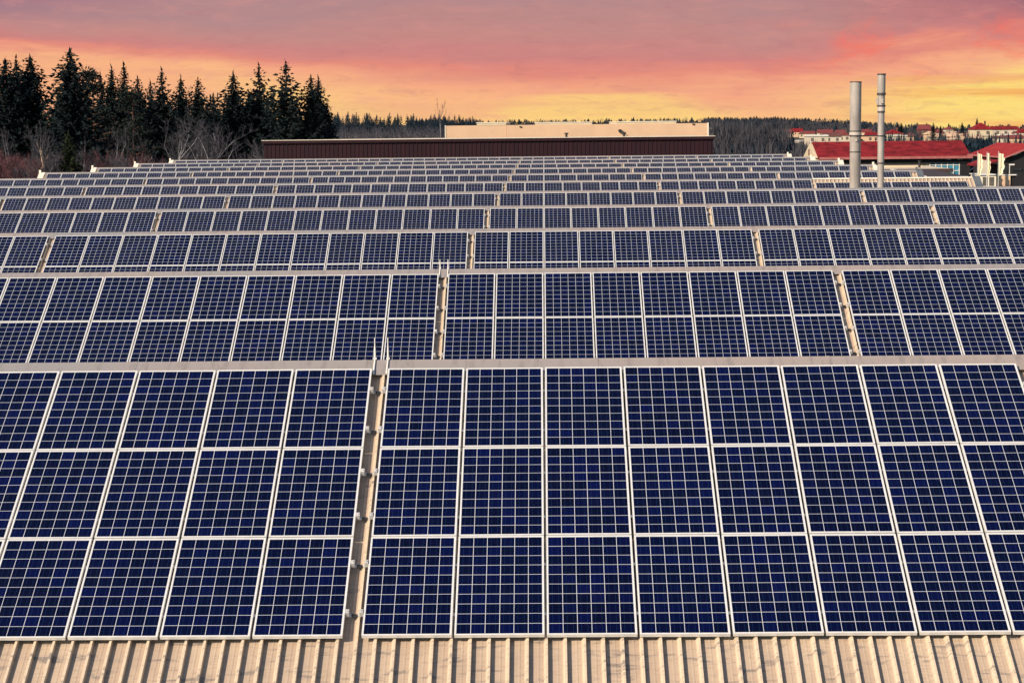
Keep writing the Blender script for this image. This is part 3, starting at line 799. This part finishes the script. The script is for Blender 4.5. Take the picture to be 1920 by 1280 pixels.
def tube_np(V, T, pts, rads, n=5):
    base = len(V); m = len(pts)
    for i in range(m):
        d = pts[min(i+1, m-1)]-pts[max(i-1, 0)]; u, w = rot_to(d)
        for k in range(n):
            t = 2*PI*k/n; V.append(pts[i]+rads[i]*(math.cos(t)*u+math.sin(t)*w))
    for i in range(m-1):
        for k in range(n):
            a = base+i*n+k; b = base+i*n+(k+1) % n; c = a+n; d = b+n
            T.append((a, b, d)); T.append((a, d, c))

def conifer(seed, H=20.0, R=4.0, z0=.12, power=.85, gap=.48, droop=.25, dens=1.0, nb=6, lean=.0, up=.0):
    """Returns trunk (V, T) and needles (V, T)."""
    rng = np.random.default_rng(seed)
    tv, tt = [], []
    pts = [np.array([0, 0, z]) for z in (0, H*.4, H*.75, H*.99)]
    tube_np(tv, tt, pts, [H*.012, H*.0095, H*.005, .03], 7)
    V, T = [], []
    def tri(c, size, d):
        a = d*size + rng.normal(0, .25, 3)*size
        b = np.cross(d, rng.normal(0, 1, 3)); b = b/(np.linalg.norm(b)+1e-6)*size*.38
        i = len(V); V.extend([c-b-a*.25, c+b-a*.25, c+a*.9]); T.append((i, i+1, i+2))
    z = H*z0
    while z < H*.985:
        t = (z-H*z0)/(H*(1-z0))
        Lr = R*(1-t)**power*(1-.25*max(0, .15-t)/.15)
        cnt = nb if t < .85 else 4
        a0 = rng.uniform(0, 6.28)
        for k in range(cnt):
            if rng.random() < .08: continue
            az = a0+k*2*PI/cnt+rng.normal(0, .25); Ln = max(.18, Lr*rng.uniform(.72, 1.08))
            if rng.random() < .06: Ln *= 1.12
            out = np.array([math.cos(az), math.sin(az), 0])
            rise = (.55*t*t+up) - droop*(1-t)
            n = max(2, int(Ln/.34*dens))
            for j in range(n):
                s = (j+.6)/n
                p = out*Ln*s + np.array([0, 0, z + Ln*(rise*s + .22*s*s - .10*math.sin(PI*s))])
                sz = .58*(1-.35*s)*min(1.0, .24+Ln/2.2)
                for q in (-1, 0, 1):
                    side = np.array([-out[1], out[0], 0])
                    d = out*(.6 if q else 1.0)+side*q*.8+np.array([0, 0, -.28+.5*rise+rng.normal(0, .18)])
                    tri(p+rng.normal(0, .06, 3), sz*rng.uniform(.75, 1.3), d/np.linalg.norm(d))
        # dense inner foliage round the trunk
        for k in range(int(9*dens)):
            az = rng.uniform(0, 6.28); r = Lr*rng.uniform(.05, .45)
            c = np.array([math.cos(az)*r, math.sin(az)*r, z+rng.uniform(-.3, .3)])
            d = np.array([math.cos(az), math.sin(az), -.3]); tri(c, .75*min(1.0, .15+Lr/2.5), d/np.linalg.norm(d))
        z += gap*(1-.45*t)*rng.uniform(.8, 1.2)
    # leader
    for k in range(9): tri(np.array([0, 0, H*(.945+.008*k)]), .42, np.array([rng.normal(0, .12), rng.normal(0, .12), 1.0]))
    return (np.array(tv), np.array(tt)), (np.array(V), np.array(T))

def pine(seed, H=18.0):
    """Scots pine: long bare trunk, open rounded crown of clumps."""
    rng = np.random.default_rng(seed); tv, tt, V, T = [], [], [], []
    pts = [np.array([0, 0, 0.]), np.array([.1, 0, H*.35]), np.array([.25, .1, H*.65]), np.array([.2, 0, H*.95])]
    tube_np(tv, tt, pts, [.17, .15, .11, .04], 7)
    for k in range(26):
        z = H*rng.uniform(.52, 1.0); t = (z/H-.52)/.48; az = rng.uniform(0, 6.28); L = (2.8*(1-t)+.7)*rng.uniform(.6, 1.1)
        end = np.array([math.cos(az)*L, math.sin(az)*L, z+.5*L*rng.uniform(.1, .6)])
        tube_np(tv, tt, [np.array([.2, 0, z-.2]), (end+np.array([.2, 0, z]))/2+np.array([0, 0, -.1]), end], [.05, .035, .015], 4)
        for c in range(3):
            cc = end - (end-np.array([.2, 0, z]))*c*.25 + rng.normal(0, .25, 3)
            for q in range(34):
                d = rng.normal(0, 1, 3); d /= np.linalg.norm(d); p = cc + d*np.array([.75, .75, .42])*rng.uniform(.3, 1)
                b = rng.normal(0, 1, 3); b = np.cross(d, b); b = b/(np.linalg.norm(b)+1e-6)*.09
                i = len(V); V.extend([p-b, p+b, p+d*.38]); T.append((i, i+1, i+2))
    return (np.array(tv), np.array(tt)), (np.array(V), np.array(T))

def bare(seed, H=14.0, spread=.55, r=.14, first=.35, levels=4, trunks=1, fan=6):
    """Leafless tree: trunk and thick limbs, then thin twigs."""
    rng = np.random.default_rng(seed); tv, tt, V, T = [], [], [], []
    def twig(p, d, L, rad):
        u, w = rot_to(d); e = p+d*L+rng.normal(0, .05, 3)*L
        i = len(V); V.extend([p+u*rad, p-.5*u*rad+w*rad*.8, p-.5*u*rad-w*rad*.8, e])
        T.extend([(i, i+1, i+3), (i+1, i+2, i+3), (i+2, i, i+3)]); return e
    def grow(p, d, L, rad, lv):
        n = 3; pts = [p]; dd = d.copy()
        for k in range(n):
            dd = dd+rng.normal(0, .13, 3)+np.array([0, 0, .06]); dd /= np.linalg.norm(dd); pts.append(pts[-1]+dd*L/n)
        if lv <= 1: tube_np(tv, tt, pts, [rad, rad*.8, rad*.62, rad*.4], 5 if lv == 0 else 4)
        else: tube_np(V, T, pts, [rad, rad*.75, rad*.55, rad*.25], 3)
        if lv >= levels: return
        m = fan if lv == 0 else int(fan*.85)
        for k in range(m):
            s = (first if lv == 0 else .25)+(1-(first if lv == 0 else .25))*(k+rng.uniform(.2, 1))/m
            s = min(s, .99); i = min(2, int(s*3)); f = s*3-i; q = pts[i]*(1-f)+pts[i+1]*f
            az = rng.uniform(0, 6.28); u, w = rot_to(dd)
            nd = dd*(1-spread*.6)+(math.cos(az)*u+math.sin(az)*w)*spread+np.array([0, 0, .18]); nd /= np.linalg.norm(nd)
            grow(q, nd, L*(.52 if lv == 0 else .56)*rng.uniform(.7, 1.15)*(1-.35*(s if lv == 0 else 0)), max(.011, rad*.48), lv+1)
        for k in range(4):
            az = rng.uniform(0, 6.28); u, w = rot_to(dd); nd = dd*.7+(math.cos(az)*u+math.sin(az)*w)*.5
            twig(pts[2]*.5+pts[3]*.5, nd/np.linalg.norm(nd), L*.4, .011)
    for k in range(trunks):
        a = rng.uniform(0, 6.28); p = np.array([math.cos(a)*.25*(trunks > 1), math.sin(a)*.25*(trunks > 1), 0.])
        d = np.array([rng.normal(0, .06), rng.normal(0, .06), 1.0]) + (np.array([math.cos(a), math.sin(a), 0])*.16 if trunks > 1 else 0)
        d /= np.linalg.norm(d); grow(p, d, H*.8, r, 0)
    V = np.array(V); tv = np.array(tv); sc = H/max(V[:, 2].max(), tv[:, 2].max()); return (tv*np.array([1, 1, sc]), np.array(tt)), (V*np.array([1, 1, sc]), np.array(T))

CON = [conifer(11, 20, 5.2, .10, .72), conifer(12, 20, 5.6, .12, .76, .60, .30, .9), conifer(13, 20, 4.8, .10, .68),
       conifer(14, 20, 6.2, .10, .78, .80, .10, .95, 5, 0, .18), conifer(15, 20, 5.4, .08, .60), conifer(16, 20, 3.8, .15, .78)]
CONM = [(np_mesh('trunk', *c[0], M['bark_dark']), np_mesh('crown', *c[1], M['needles'])) for c in CON]
PIN = [pine(31), pine(32)]
PINM = [(np_mesh('trunk', *c[0], M['bark_pine']), np_mesh('crown', *c[1], M['needles_pale'])) for c in PIN]
BAR = [bare(41, 14, .55, .19, .35, 4, 1, 5), bare(42, 14, .5, .17, .3, 4, 2, 5), bare(43, 14, .42, .17, .4, 4, 1, 5), bare(44, 14, .62, .19, .3, 4, 1, 5)]
BARM = [(np_mesh('trunk', *c[0], M['bark']), np_mesh('crown', *c[1], M['twig'])) for c in BAR]
BIR = [bare(45, 14, .42, .24, .45, 4, 1, 5), bare(46, 14, .45, .22, .5, 4, 1, 5), bare(47, 14, .4, .22, .5, 4, 1, 4)]
BIRM = [(np_mesh('trunk', *c[0], M['bark_pale']), np_mesh('crown', *c[1], M['twig'])) for c in BIR]
SHR = [bare(51, 4, .75, .05, .1, 3, 5, 6), bare(52, 4, .6, .05, .1, 3, 6, 6)]
SHRM = [(np_mesh('trunk', *c[0], M['twig_red']), np_mesh('crown', *c[1], M['twig_red'])) for c in SHR]
green_young = conifer(61, 10, 2.7, .05, .6, .42, .3, 1.1)
YNGM = (np_mesh('trunk', *green_young[0], M['bark_dark']), np_mesh('crown', *green_young[1], M['needles_green']))

def tree(name, ms, px, pytop, Y, H0, label, cat='tree', group=None, wide=1.0, rz=None):
    p = at(px, pytop, Y); zg = ground(p.x, Y); k = (p.z-zg)/H0
    e = empty(name, (p.x, Y, zg)); tag(e, label, cat, group)
    e.rotation_euler = (0, 0, (px*1.7) % 6.28 if rz is None else rz)
    for nm, me in zip(('trunk', 'crown'), ms): link(nm, me, e, sc=(k*wide, k*wide, k))
    return e
GC = 'dark conifers of the left wood'
for px, py, Y, k, w, lab in (
    (10, 112, 222, 4, .95, 'dark spruce cut by the left picture edge'),
    (30, 110, 230, 0, .9, 'dark spruce second from the left picture edge, forked top'),
    (56, 107, 224, 4, 1.05, 'broad dark spruce with rounded shoulder before the first sky gap'),
    (131, 97, 218, 4, 1.1, 'tallest dark spruce, standing beside the first sky gap'),
    (188, 140, 246, 5, .8, 'very thin small topped conifer in the thinner stand'),
    (209, 129, 232, 2, .95, 'slender dark spruce of the twin tops, shorter one'),
    (232, 123, 234, 5, 1.15, 'slender dark spruce of the twin tops, taller one'),
    (258, 148, 226, 4, .75, 'small pointed dark spruce right of the twin tops'),
    (282, 156, 238, 2, .8, 'shortest pointed spruce before the tufted one'),
    (303, 133, 230, 1, .95, 'tufted spruce with open side branches in mid wood'),
    (339, 145, 224, 0, .9, 'narrow dark spruce, first of the twin pair behind bare crowns'),
    (371, 148, 222, 2, .95, 'narrow dark spruce, second of the twin pair behind bare crowns'),
    (437, 137, 226, 0, 1.1, 'wide dark spruce right of the bare treetop gap'),
    (485, 124, 228, 3, .95, 'tall spruce with upswept branches, sky showing through'),
    (536, 118, 224, 3, 1.15, 'tall open branched spruce, most see-through of the wood'),
    (583, 146, 226, 4, .85, 'dense dark spruce at the end of the wood, left top'),
    (597, 149, 230, 2, .95, 'dense dark spruce at the end of the wood, right top'),
    (613, 192, 228, 2, .75, 'low dark spruce closing the end of the wood')):
    tree('spruce_tree', CONM[k], px, py, Y, 20, lab, group=GC, wide=w*.96)
for px, py, Y, k, lab in ((171, 136, 226, 0, 'pale needled pine with warm bare trunk in the left wood'), (246, 172, 214, 1, 'greyish pine crown low in the thinner stand')):
    tree('pine_tree', PINM[k], px, py, Y, 18, lab, group='pines of the left wood', rz=1.0)
GB = 'bare trees before the left wood'
for px, py, Y, ms, w, lab in (
    (91, 222, 205, BIRM[0], .8, 'bare birch with bright warm trunk left of the small green spruce'),
    (24, 250, 203, BIRM[2], .7, 'bare birch with bright trunk near the left picture edge'),
    (40, 232, 212, BARM[2], .7, 'slim grey bare tree behind the leftmost birch'),
    (63, 262, 206, BARM[1], .9, 'twiggy bare tree between the two bright birches'),
    (162, 250, 206, BIRM[1], .6, 'pink barked bare tree right of the small green spruce'),
    (200, 226, 212, BARM[2], .8, 'pale grey bare tree before the thin conifers'),
    (225, 250, 210, BARM[0], .8, 'short grey bare tree above the red shrub'),
    (296, 196, 214, BARM[0], 1.1, 'rounded grey bare crown in mid wood'),
    (322, 204, 211, BARM[1], 1.1, 'forked grey bare tree with twisting limbs in mid wood'),
    (335, 210, 212, BARM[3], 1.0, 'wide grey bare crown right of the forked tree'),
    (388, 240, 212, BARM[2], .8, 'thin grey bare tree before the black gap'),
    (412, 228, 210, BARM[0], .9, 'pale double stemmed bare tree right of the black gap'),
    (430, 245, 209, BARM[3], .7, 'leaning pale bare tree beside the double stem'),
    (463, 245, 209, BARM[1], .8, 'low pale bare tree just left of the dark red hall'),
    (487, 262, 208, BARM[3], .8, 'bushy bare tree touching the corner of the dark red hall'),
    (405, 156, 236, BARM[0], .9, 'tall bare treetop standing in the sky gap between spruces'),
    (818, 181, 300, BARM[2], .45, 'tall thin bare tree rising alone above the far wood')):
    tree('bare_tree', ms, px, py, Y, 14, lab, group=GB, wide=w)
tree('young_spruce', YNGM, 128, 252, 204, 10, 'small bushy green spruce before the bare trees', group=None, wide=.85)
for px, py, Y, k, lab in ((171, 275, 207, 0, 'large rusty red bare shrub round the pink barked tree'), (238, 281, 208, 1, 'small rusty red bare shrub behind the roof corner'), (12, 272, 206, 1, 'reddish bare shrub at the left picture edge'), (34, 292, 205, 0, 'reddish bare shrub beside the leftmost birch'), (100, 286, 206, 1, 'reddish bare shrub right of the bright birch'), (70, 300, 204, 0, 'low reddish bare shrub over the roof corner')):
    p = at(px, py, Y); 
    e = empty('bare_shrub', (p.x, Y, 0)); tag(e, lab, 'shrub', 'reddish bare shrubs before the left wood')
    kk = p.z/4
    for nm, me in zip(('stem', 'twigs'), SHRM[k]): link(nm, me, e, sc=(kk*.62, kk*.62, kk), rz=px)

# masses of trees behind: one object per wood
def scatter(name, items, mats, label, cat):
    """items: (V, T, material index, x, y, z, rz, sx, sz)"""
    VV, TT, MI = [], [], []; base = 0
    for V, T, mi, x, y, z, rz, sx, sz in items:
        c, s = math.cos(rz), math.sin(rz)
        W = np.empty_like(V); W[:, 0] = (V[:, 0]*c-V[:, 1]*s)*sx+x; W[:, 1] = (V[:, 0]*s+V[:, 1]*c)*sx+y; W[:, 2] = V[:, 2]*sz+z
        VV.append(W); TT.append(T+base); MI.append(np.full(len(T), mi)); base += len(V)
    me = np_mesh(name, np.concatenate(VV), np.concatenate(TT), mats, np.concatenate(MI))
    o = link(name, me); tag(o, label, cat, kind='stuff'); return o
LOW = [conifer(71, 20, 4.6, .06, .66, .85, .25, .6, 6), conifer(72, 20, 4.0, .06, .62, .85, .3, .65, 6), conifer(73, 20, 5.2, .06, .7, .9, .25, .55, 6)]
LOWB = [bare(81, 14, .55, .13, .35, 3, 1, 6), bare(82, 14, .65, .13, .3, 3, 1, 6)]
rng = random.Random(77)
items = []
for i in range(240):
    Y = rng.uniform(238, 300); px = rng.uniform(-40, 618)
    lim = 180 + 8*math.sin(px*.021+1) + rng.uniform(-2, 55)
    if 85 < px < 98: lim += 25
    p = at(px, lim, Y); k = p.z/20; V, T = LOW[i % 3][1]
    items.append((V, T, 0, p.x, Y, 0, rng.uniform(0, 6), k*1.05, k))
for i in range(18):
    Y = rng.uniform(212, 236); px = rng.uniform(-30, 500); 
    p = at(px, rng.uniform(225, 290), Y); k = p.z/14; c = LOWB[i % 2]
    for part_i, mi in ((0, 1), (1, 2)): items.append((*c[part_i], mi, p.x, Y, 0, rng.uniform(0, 6), k*.75, k))
scatter('wood', items, [M['needles'], M['bark'], M['twig']], 'dark dense wood filling in behind the single conifers', 'wood')
# twiggy undergrowth at the edge of the wood
items = []
for i in range(70):
    Y = rng.uniform(203.5, 214); px = rng.uniform(-60, 490) if i < 36 else rng.uniform(-40, 150); p = at(px, rng.uniform(276, 312), Y)
    if p.x > -36.5 and Y < 203: continue
    V, T = SHR[i % 2][1]; k = p.z/4
    items.append((V, T, 0 if rng.random() < (.5 if px < 90 else .12) else 1, p.x, Y, 0, rng.uniform(0, 6), k*.55, k))
scatter('undergrowth', items, [M['twig_red'], M['twig']], 'purplish twiggy undergrowth along the foot of the wood', 'undergrowth')
# wood behind the dark red hall
items = []
for i in range(210):
    px = rng.uniform(600, 900); Y = rng.uniform(400, 470); p = at(px, 216 + (px-620)*.025 + rng.uniform(-5, 16), Y); zg = ground(p.x, Y); k = (p.z-zg)/20
    V, T = LOW[i % 3][1]; items.append((V, T, 0, p.x, Y, zg, rng.uniform(0, 6), k*.85, k))
for i in range(170):
    px = rng.uniform(608, 850); Y = rng.uniform(365, 395); p = at(px, rng.uniform(228, 256), Y); zg = ground(p.x, Y); k = (p.z-zg)/14; c = LOWB[i % 2]
    for part_i, mi in ((0, 1), (1, 2)): items.append((*c[part_i], mi, p.x, Y, zg, rng.uniform(0, 6), k*.7, k))
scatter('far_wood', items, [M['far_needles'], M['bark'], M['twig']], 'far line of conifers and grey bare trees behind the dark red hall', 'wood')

def blob_conifer(seed, n=46):
    r = np.random.default_rng(seed); V, T = [], []
    for i in range(n):
        t = (i+r.random())/n; R = .24*(1-t)**.8+.012; az = r.uniform(0, 6.28); c = np.array([math.cos(az)*R*.55, math.sin(az)*R*.55, t])
        out = np.array([math.cos(az), math.sin(az), -.25]); side = np.array([-out[1], out[0], 0])*(.09*(1-t)+.03)
        b = len(V); V.extend([c-side+[0, 0, .05], c+side+[0, 0, .05], c+out*R*.75-[0, 0, .03]]); T.append((b, b+1, b+2))
        V.extend([c-side*.8, c+side*.8, c+[0, 0, .13]]); T.append((b+3, b+4, b+5))
    return np.array(V, float), np.array(T)
def blob_bare(seed, n=70):
    r = np.random.default_rng(seed); V, T = [], []
    for i in range(n):
        d = r.normal(0, 1, 3); d /= np.linalg.norm(d); p = d*np.array([.3, .3, .42])*r.uniform(.35, 1)+np.array([0, 0, .58])
        g = p-np.array([0, 0, .1]); g /= np.linalg.norm(g); s = np.cross(g, r.normal(0, 1, 3)); s = s/np.linalg.norm(s)*.012
        b = len(V); V.extend([p-s, p+s, p+g*.24]); T.append((b, b+1, b+2))
    b = len(V); V.extend([np.array([-.02, 0, 0]), np.array([.02, 0, 0]), np.array([0, 0, .8])]); T.append((b, b+1, b+2))
    return np.array(V, float), np.array(T)
FC = [blob_conifer(1), blob_conifer(2), blob_conifer(3)]; FB = [blob_bare(4), blob_bare(5)]
items = []
def skyline(px):
    xs = [600, 840, 950, 1100, 1300, 1440, 1560, 1640, 1720, 1760, 1820, 1920, 2000]; ys = [219, 222, 224, 222, 219.5, 218, 222, 228, 231, 236, 234, 232, 232]
    return float(np.interp(px, xs, ys))
for i in range(3600):
    px = rng.uniform(780, 2000) if i % 3 else rng.uniform(1320, 1660); t = rng.random()
    Y = 1900 + 1400*t
    if px > 1640: Y = 1100+1200*t
    py = skyline(px) + rng.uniform(-1.0, 3.0) + (1-t)*24*rng.uniform(.5, 1)
    p = at(px, py, Y); zg = ground(p.x, Y); h = p.z-zg
    if h < 2: continue
    h0 = h; 
    if i % 5 < 2: V, T = FB[i % 2]; items.append((V, T, 1, p.x, Y, zg, rng.uniform(0, 6), h*rng.uniform(1.0, 1.5), h*.96))
    else: V, T = FC[i % 3]; items.append((V, T, 0, p.x, Y, zg, rng.uniform(0, 6), min(h, 17)*rng.uniform(1.6, 2.6), h))
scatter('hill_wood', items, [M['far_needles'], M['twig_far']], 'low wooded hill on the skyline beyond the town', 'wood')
items = []
for i in range(520):                                    # bare mixed wood right of the dark red hall
    px = rng.uniform(1318, 1475); Y = rng.uniform(520, 1100); f = (px-1318)/157
    py = 231+f*11+rng.uniform(-3, 24); p = at(px, py, Y); zg = ground(p.x, Y); h = p.z-zg
    if h < 1.5: continue
    V, T = FB[i % 2]; items.append((V, T, 1, p.x, Y, zg, rng.uniform(0, 6), h*.8, h))
    if i % 6 == 0: V, T = FC[i % 3]; items.append((V, T, 0, p.x+3, Y+5, zg, 0, h*.8, h*.9))
for i in range(620):                                    # hedges and thickets below the road
    px = rng.uniform(1320, 1545); Y = rng.uniform(300, 900); py = rng.uniform(272, 288); p = at(px, py, Y); zg = ground(p.x, Y); h = p.z-zg
    if h < 1: continue
    V, T = (FB if i % 3 else FC)[i % 2]; items.append((V, T, 1 if i % 3 else 0, p.x, Y, zg, rng.uniform(0, 6), h*1.1, h))
for i in range(900):                                    # bare trees and hedges among the houses
    px = rng.uniform(1425, 1960); Y = rng.uniform(1680, 1900) if px < 1545 else rng.uniform(1250, 1900) if px < 1640 else rng.uniform(880, 1300)
    py = skyline(px)+rng.uniform(8, 34); p = at(px, py, Y); zg = ground(p.x, Y); h = p.z-zg
    if h < 1.5: continue
    V, T = FB[i % 2] if i % 4 else FC[i % 3]; items.append((V, T, 1 if i % 4 else 0, p.x, Y, zg, rng.uniform(0, 6), h*1.1, h))
for i in range(160):                                    # low dark shrubs between the near houses
    px = rng.uniform(1640, 1925); Y = rng.uniform(500, 780); py = rng.uniform(250, 268); p = at(px, py, Y); zg = ground(p.x, Y); h = p.z-zg
    if h < 1: continue
    V, T = FB[i % 2] if i % 3 == 0 else FC[i % 3]; items.append((V, T, 1 if i % 3 == 0 else 0, p.x, Y, zg, rng.uniform(0, 6), min(h, 7)*.6, h))
for i in range(120):                                    # dark shrubs between long house and barn
    px = rng.uniform(1806, 1860); Y = rng.uniform(300, 400); py = rng.uniform(266, 280); p = at(px, py, Y); zg = ground(p.x, Y); h = p.z-zg
    V, T = FC[i % 3]; items.append((V, T, 0, p.x, Y, zg, rng.uniform(0, 6), h*1.1, h))
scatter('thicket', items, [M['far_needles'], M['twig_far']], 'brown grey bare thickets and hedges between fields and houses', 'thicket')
for px, py, Y, w, lab in ((1750, 230, 760, 1.0, 'dark conifer standing over the peach houses'), (1764, 235, 780, .7, 'thin dark conifer right of the taller one over the peach houses'), (1804, 229, 840, .9, 'dark conifer left of the big yellow house'), (1779, 231, 1180, .9, 'dark conifer behind the little high house'), (1832, 221, 880, .7, 'tall dark conifer behind the big yellow house'), (1690, 231, 880, 1.3, 'dark conifer behind the red pyramid roofed villa'), (1683, 233, 860, .9, 'dark conifer leaning on the villa roof ridge'), (1838, 272, 330, 1.3, 'bushy dark conifer between long house and barn')):
    tree('town_conifer', CONM[int(px) % 3], px, py, Y, 20, lab, group='dark conifers in the town', wide=w)

# ------------------------------------------------------------------ sky, sun, camera
sx, sy, sz = -.61, -.57, .50
sd = Vector((sx, sy, sz)).normalized()
EL = math.asin(sd.z); AZ = math.atan2(sd.x, sd.y)
W = bpy.data.worlds.new('World'); S.world = W; W.use_nodes = True
t = NT(W.node_tree); bg = W.node_tree.nodes['Background']
sky = t.n('ShaderNodeTexSky', sky_type='NISHITA'); sky.sun_disc = False
sky.sun_elevation = EL; sky.sun_rotation = AZ % (2*PI)
sky.air_density = 1.3; sky.dust_density = .3; sky.ozone_density = 3.0
nish = t.n('ShaderNodeVectorMath', operation='SCALE'); t.L(sky.outputs[0], nish.inputs[0]); nish.inputs['Scale'].default_value = .080
tc = t.n('ShaderNodeTexCoord'); sep = t.n('ShaderNodeSeparateXYZ'); t.L(tc.outputs['Generated'], sep.inputs[0])
u = t.m('MULTIPLY', t.m('ARCTAN2', sep.outputs[0], sep.outputs[1]), 57.2958)          # degrees to the right of straight ahead
v = t.m('MULTIPLY', t.m('ARCSINE', sep.outputs[2]), 57.2958)                             # degrees above the horizon
vec = t.xyz(t.m('MULTIPLY', u, .22), t.m('MULTIPLY', v, 1.1), 0.0)
n1 = t.m('SUBTRACT', t.noise(vec, 1.0, 6.0, .58, .4), .5)
vec2 = t.xyz(t.m('MULTIPLY', u, .10), t.m('MULTIPLY', v, 2.4), 3.0)
n2 = t.m('SUBTRACT', t.noise(vec2, 1.4, 5.0, .55), .5)
def g(x): return (x, x, x, 1)
us = [(-18, 2.45), (-15.4, 2.36), (-11, 2.12), (-7.8, 1.80), (-2, 1.40), (3, 1.25), (6.2, 1.15), (8.2, 1.60), (10, 1.95), (13.5, 2.2), (18, 2.2)]
bnd = t.m('MULTIPLY', t.ramp(t.m('DIVIDE', t.m('ADD', u, 18.0), 36.0), [((a+18)/36, g(b/4)) for a, b in us]), 4.0)
amp = t.rng(u, 2.0, 8.0, .9, 2.2)
d = t.m('ADD', t.m('SUBTRACT', v, bnd), t.m('ADD', t.m('MULTIPLY', n1, amp), t.m('MULTIPLY', n2, .35)))
lft = t.rng(u, -3.0, -11.0)                                  # the cloud has a firmer lower edge on the left
d = t.m('MAXIMUM', t.m('MULTIPLY', d, t.m('MULTIPLY_ADD', lft, 1.5, 1.0)), t.m('MULTIPLY_ADD', lft, 1.75, -2.4))
tt = t.m('DIVIDE', t.m('ADD', d, 2.4), 4.8)
def k(x): return (x+2.4)/4.8
main = t.ramp(tt, [(k(-2.3), lin(253, 198, 140)), (k(-1.4), lin(254, 203, 132)), (k(-.9), lin(251, 188, 134)), (k(-.35), lin(247, 170, 132)), (k(.12), lin(229, 140, 124)), (k(.5), lin(208, 133, 130)), (k(1.2), lin(196, 139, 135)), (k(2.2), lin(180, 138, 140))])
# the top right corner is a deeper grey violet
main = t.mix(t.m('MULTIPLY', t.rng(u, 6.0, 14.0), t.rng(t.m('ADD', v, t.m('MULTIPLY', n1, 1.6)), 2.2, 3.6)), main, lin(128, 88, 112))
main = t.mix(t.m('MULTIPLY', t.rng(u, -9.0, -16.0), t.rng(v, 2.6, 3.8)), main, lin(150, 115, 135))
# yellow bank low over the hill in the middle
ex = t.m('DIVIDE', t.m('SUBTRACT', u, 1.7), 3.2); ey = t.m('DIVIDE', t.m('SUBTRACT', v, .30), .62)
rr = t.m('ADD', t.m('ADD', t.m('POWER', t.m('ABSOLUTE', ex), 2.0), t.m('POWER', t.m('ABSOLUTE', ey), 2.0)), t.m('ADD', t.m('MULTIPLY', n1, 1.8), t.m('MULTIPLY', n2, .8)))
main = t.mix(t.m('MULTIPLY', t.rng(rr, 1.35, .25), .55), main, lin(254, 220, 125))
# bright streaky yellow in the right part
yr = t.m('MULTIPLY', t.rng(u, 8.0, 11.5), t.rng(t.m('ADD', v, t.m('ADD', t.m('MULTIPLY', n1, 1.5), t.m('MULTIPLY', n2, 1.0))), 1.35, .75))
main = t.mix(t.m('MULTIPLY', yr, .8), main, t.mix(t.rng(n2, -.12, .10), lin(254, 226, 122), lin(252, 196, 98)))
main = t.mix(t.m('MULTIPLY', t.rng(n2, .02, .14), t.m('MULTIPLY', t.rng(u, 7.0, 10.0), t.rng(v, 1.6, .6))), main, lin(251, 186, 92))
# red lit cloud flecks above it
vec4 = t.xyz(t.m('MULTIPLY', u, .9), t.m('MULTIPLY', v, 3.6), 11.0)
n4 = t.noise(vec4, 1.0, 8.0, .66, .6)
vec3 = t.xyz(t.m('MULTIPLY', t.m('ADD', u, t.m('MULTIPLY', v, -.9)), .50), t.m('MULTIPLY', v, .85), 3.4)
n3 = t.noise(vec3, 1.0, 6.0, .6, .5)
rf = t.m('MULTIPLY', t.rng(n3, .52, .76), t.m('MULTIPLY', t.rng(u, 4.5, 9.0), t.m('MULTIPLY', t.rng(v, .9, 1.5), t.rng(v, 3.2, 2.3))))
main = t.mix(t.m('MULTIPLY', rf, t.rng(n4, .25, .65, .45, .95)), main, lin(250, 116, 96))
# mottled fine cloud texture
main = t.mix(t.m('MULTIPLY', t.rng(n4, .48, .72), .30), main, lin(222, 150, 140))
main = t.mix(t.m('MULTIPLY', t.rng(n4, .5, .28), .30), main, lin(176, 118, 122))
# thin horizontal bands everywhere
main = t.mix(t.m('MULTIPLY', t.rng(n2, -.1, .2), .18), main, lin(205, 140, 128))
# the glow stands over the sunset side only; the rest of the dome is the clear Nishita sky
away = t.rng(t.m('ABSOLUTE', u), 22.0, 55.0)
up = t.m('MAXIMUM', t.rng(v, 4.5, 10.0), away)
dim = t.n('ShaderNodeVectorMath', operation='SCALE'); t.L(main, dim.inputs[0]); dim.inputs['Scale'].default_value = 2**-.40
fin = t.mix(up, dim.outputs[0], nish.outputs[0])
t.L(fin, bg.inputs[0]); bg.inputs[1].default_value = 1.0

sun = bpy.data.lights.new('sun', 'SUN'); sun.energy = 4.5; sun.angle = math.radians(.6); sun.color = (1.0, .82, .62)
so = bpy.data.objects.new('sun', sun); COL.objects.link(so); so.rotation_euler = sd.to_track_quat('Z', 'Y').to_euler(); so.location = (-60, -60, 60)

cam = bpy.data.cameras.new('camera'); co = bpy.data.objects.new('camera', cam); COL.objects.link(co)
R3 = Matrix(((RV[0], UV_[0], -fw[0]), (RV[1], UV_[1], -fw[1]), (RV[2], UV_[2], -fw[2])))
co.matrix_world = Matrix.Translation((0, 0, CZ)) @ R3.to_4x4()
cam.sensor_fit = 'HORIZONTAL'; cam.sensor_width = 36; cam.lens = 36*F/1920
cam.clip_start = .5; cam.clip_end = 40000
S.camera = co
S.view_settings.view_transform = 'Standard'; S.view_settings.look = 'None'
S.view_settings.exposure = .40; S.view_settings.gamma = 1
S.cycles.max_bounces = 5; S.cycles.diffuse_bounces = 2; S.cycles.glossy_bounces = 3
print('individual panels', len(indiv), 'rest', len(rest))
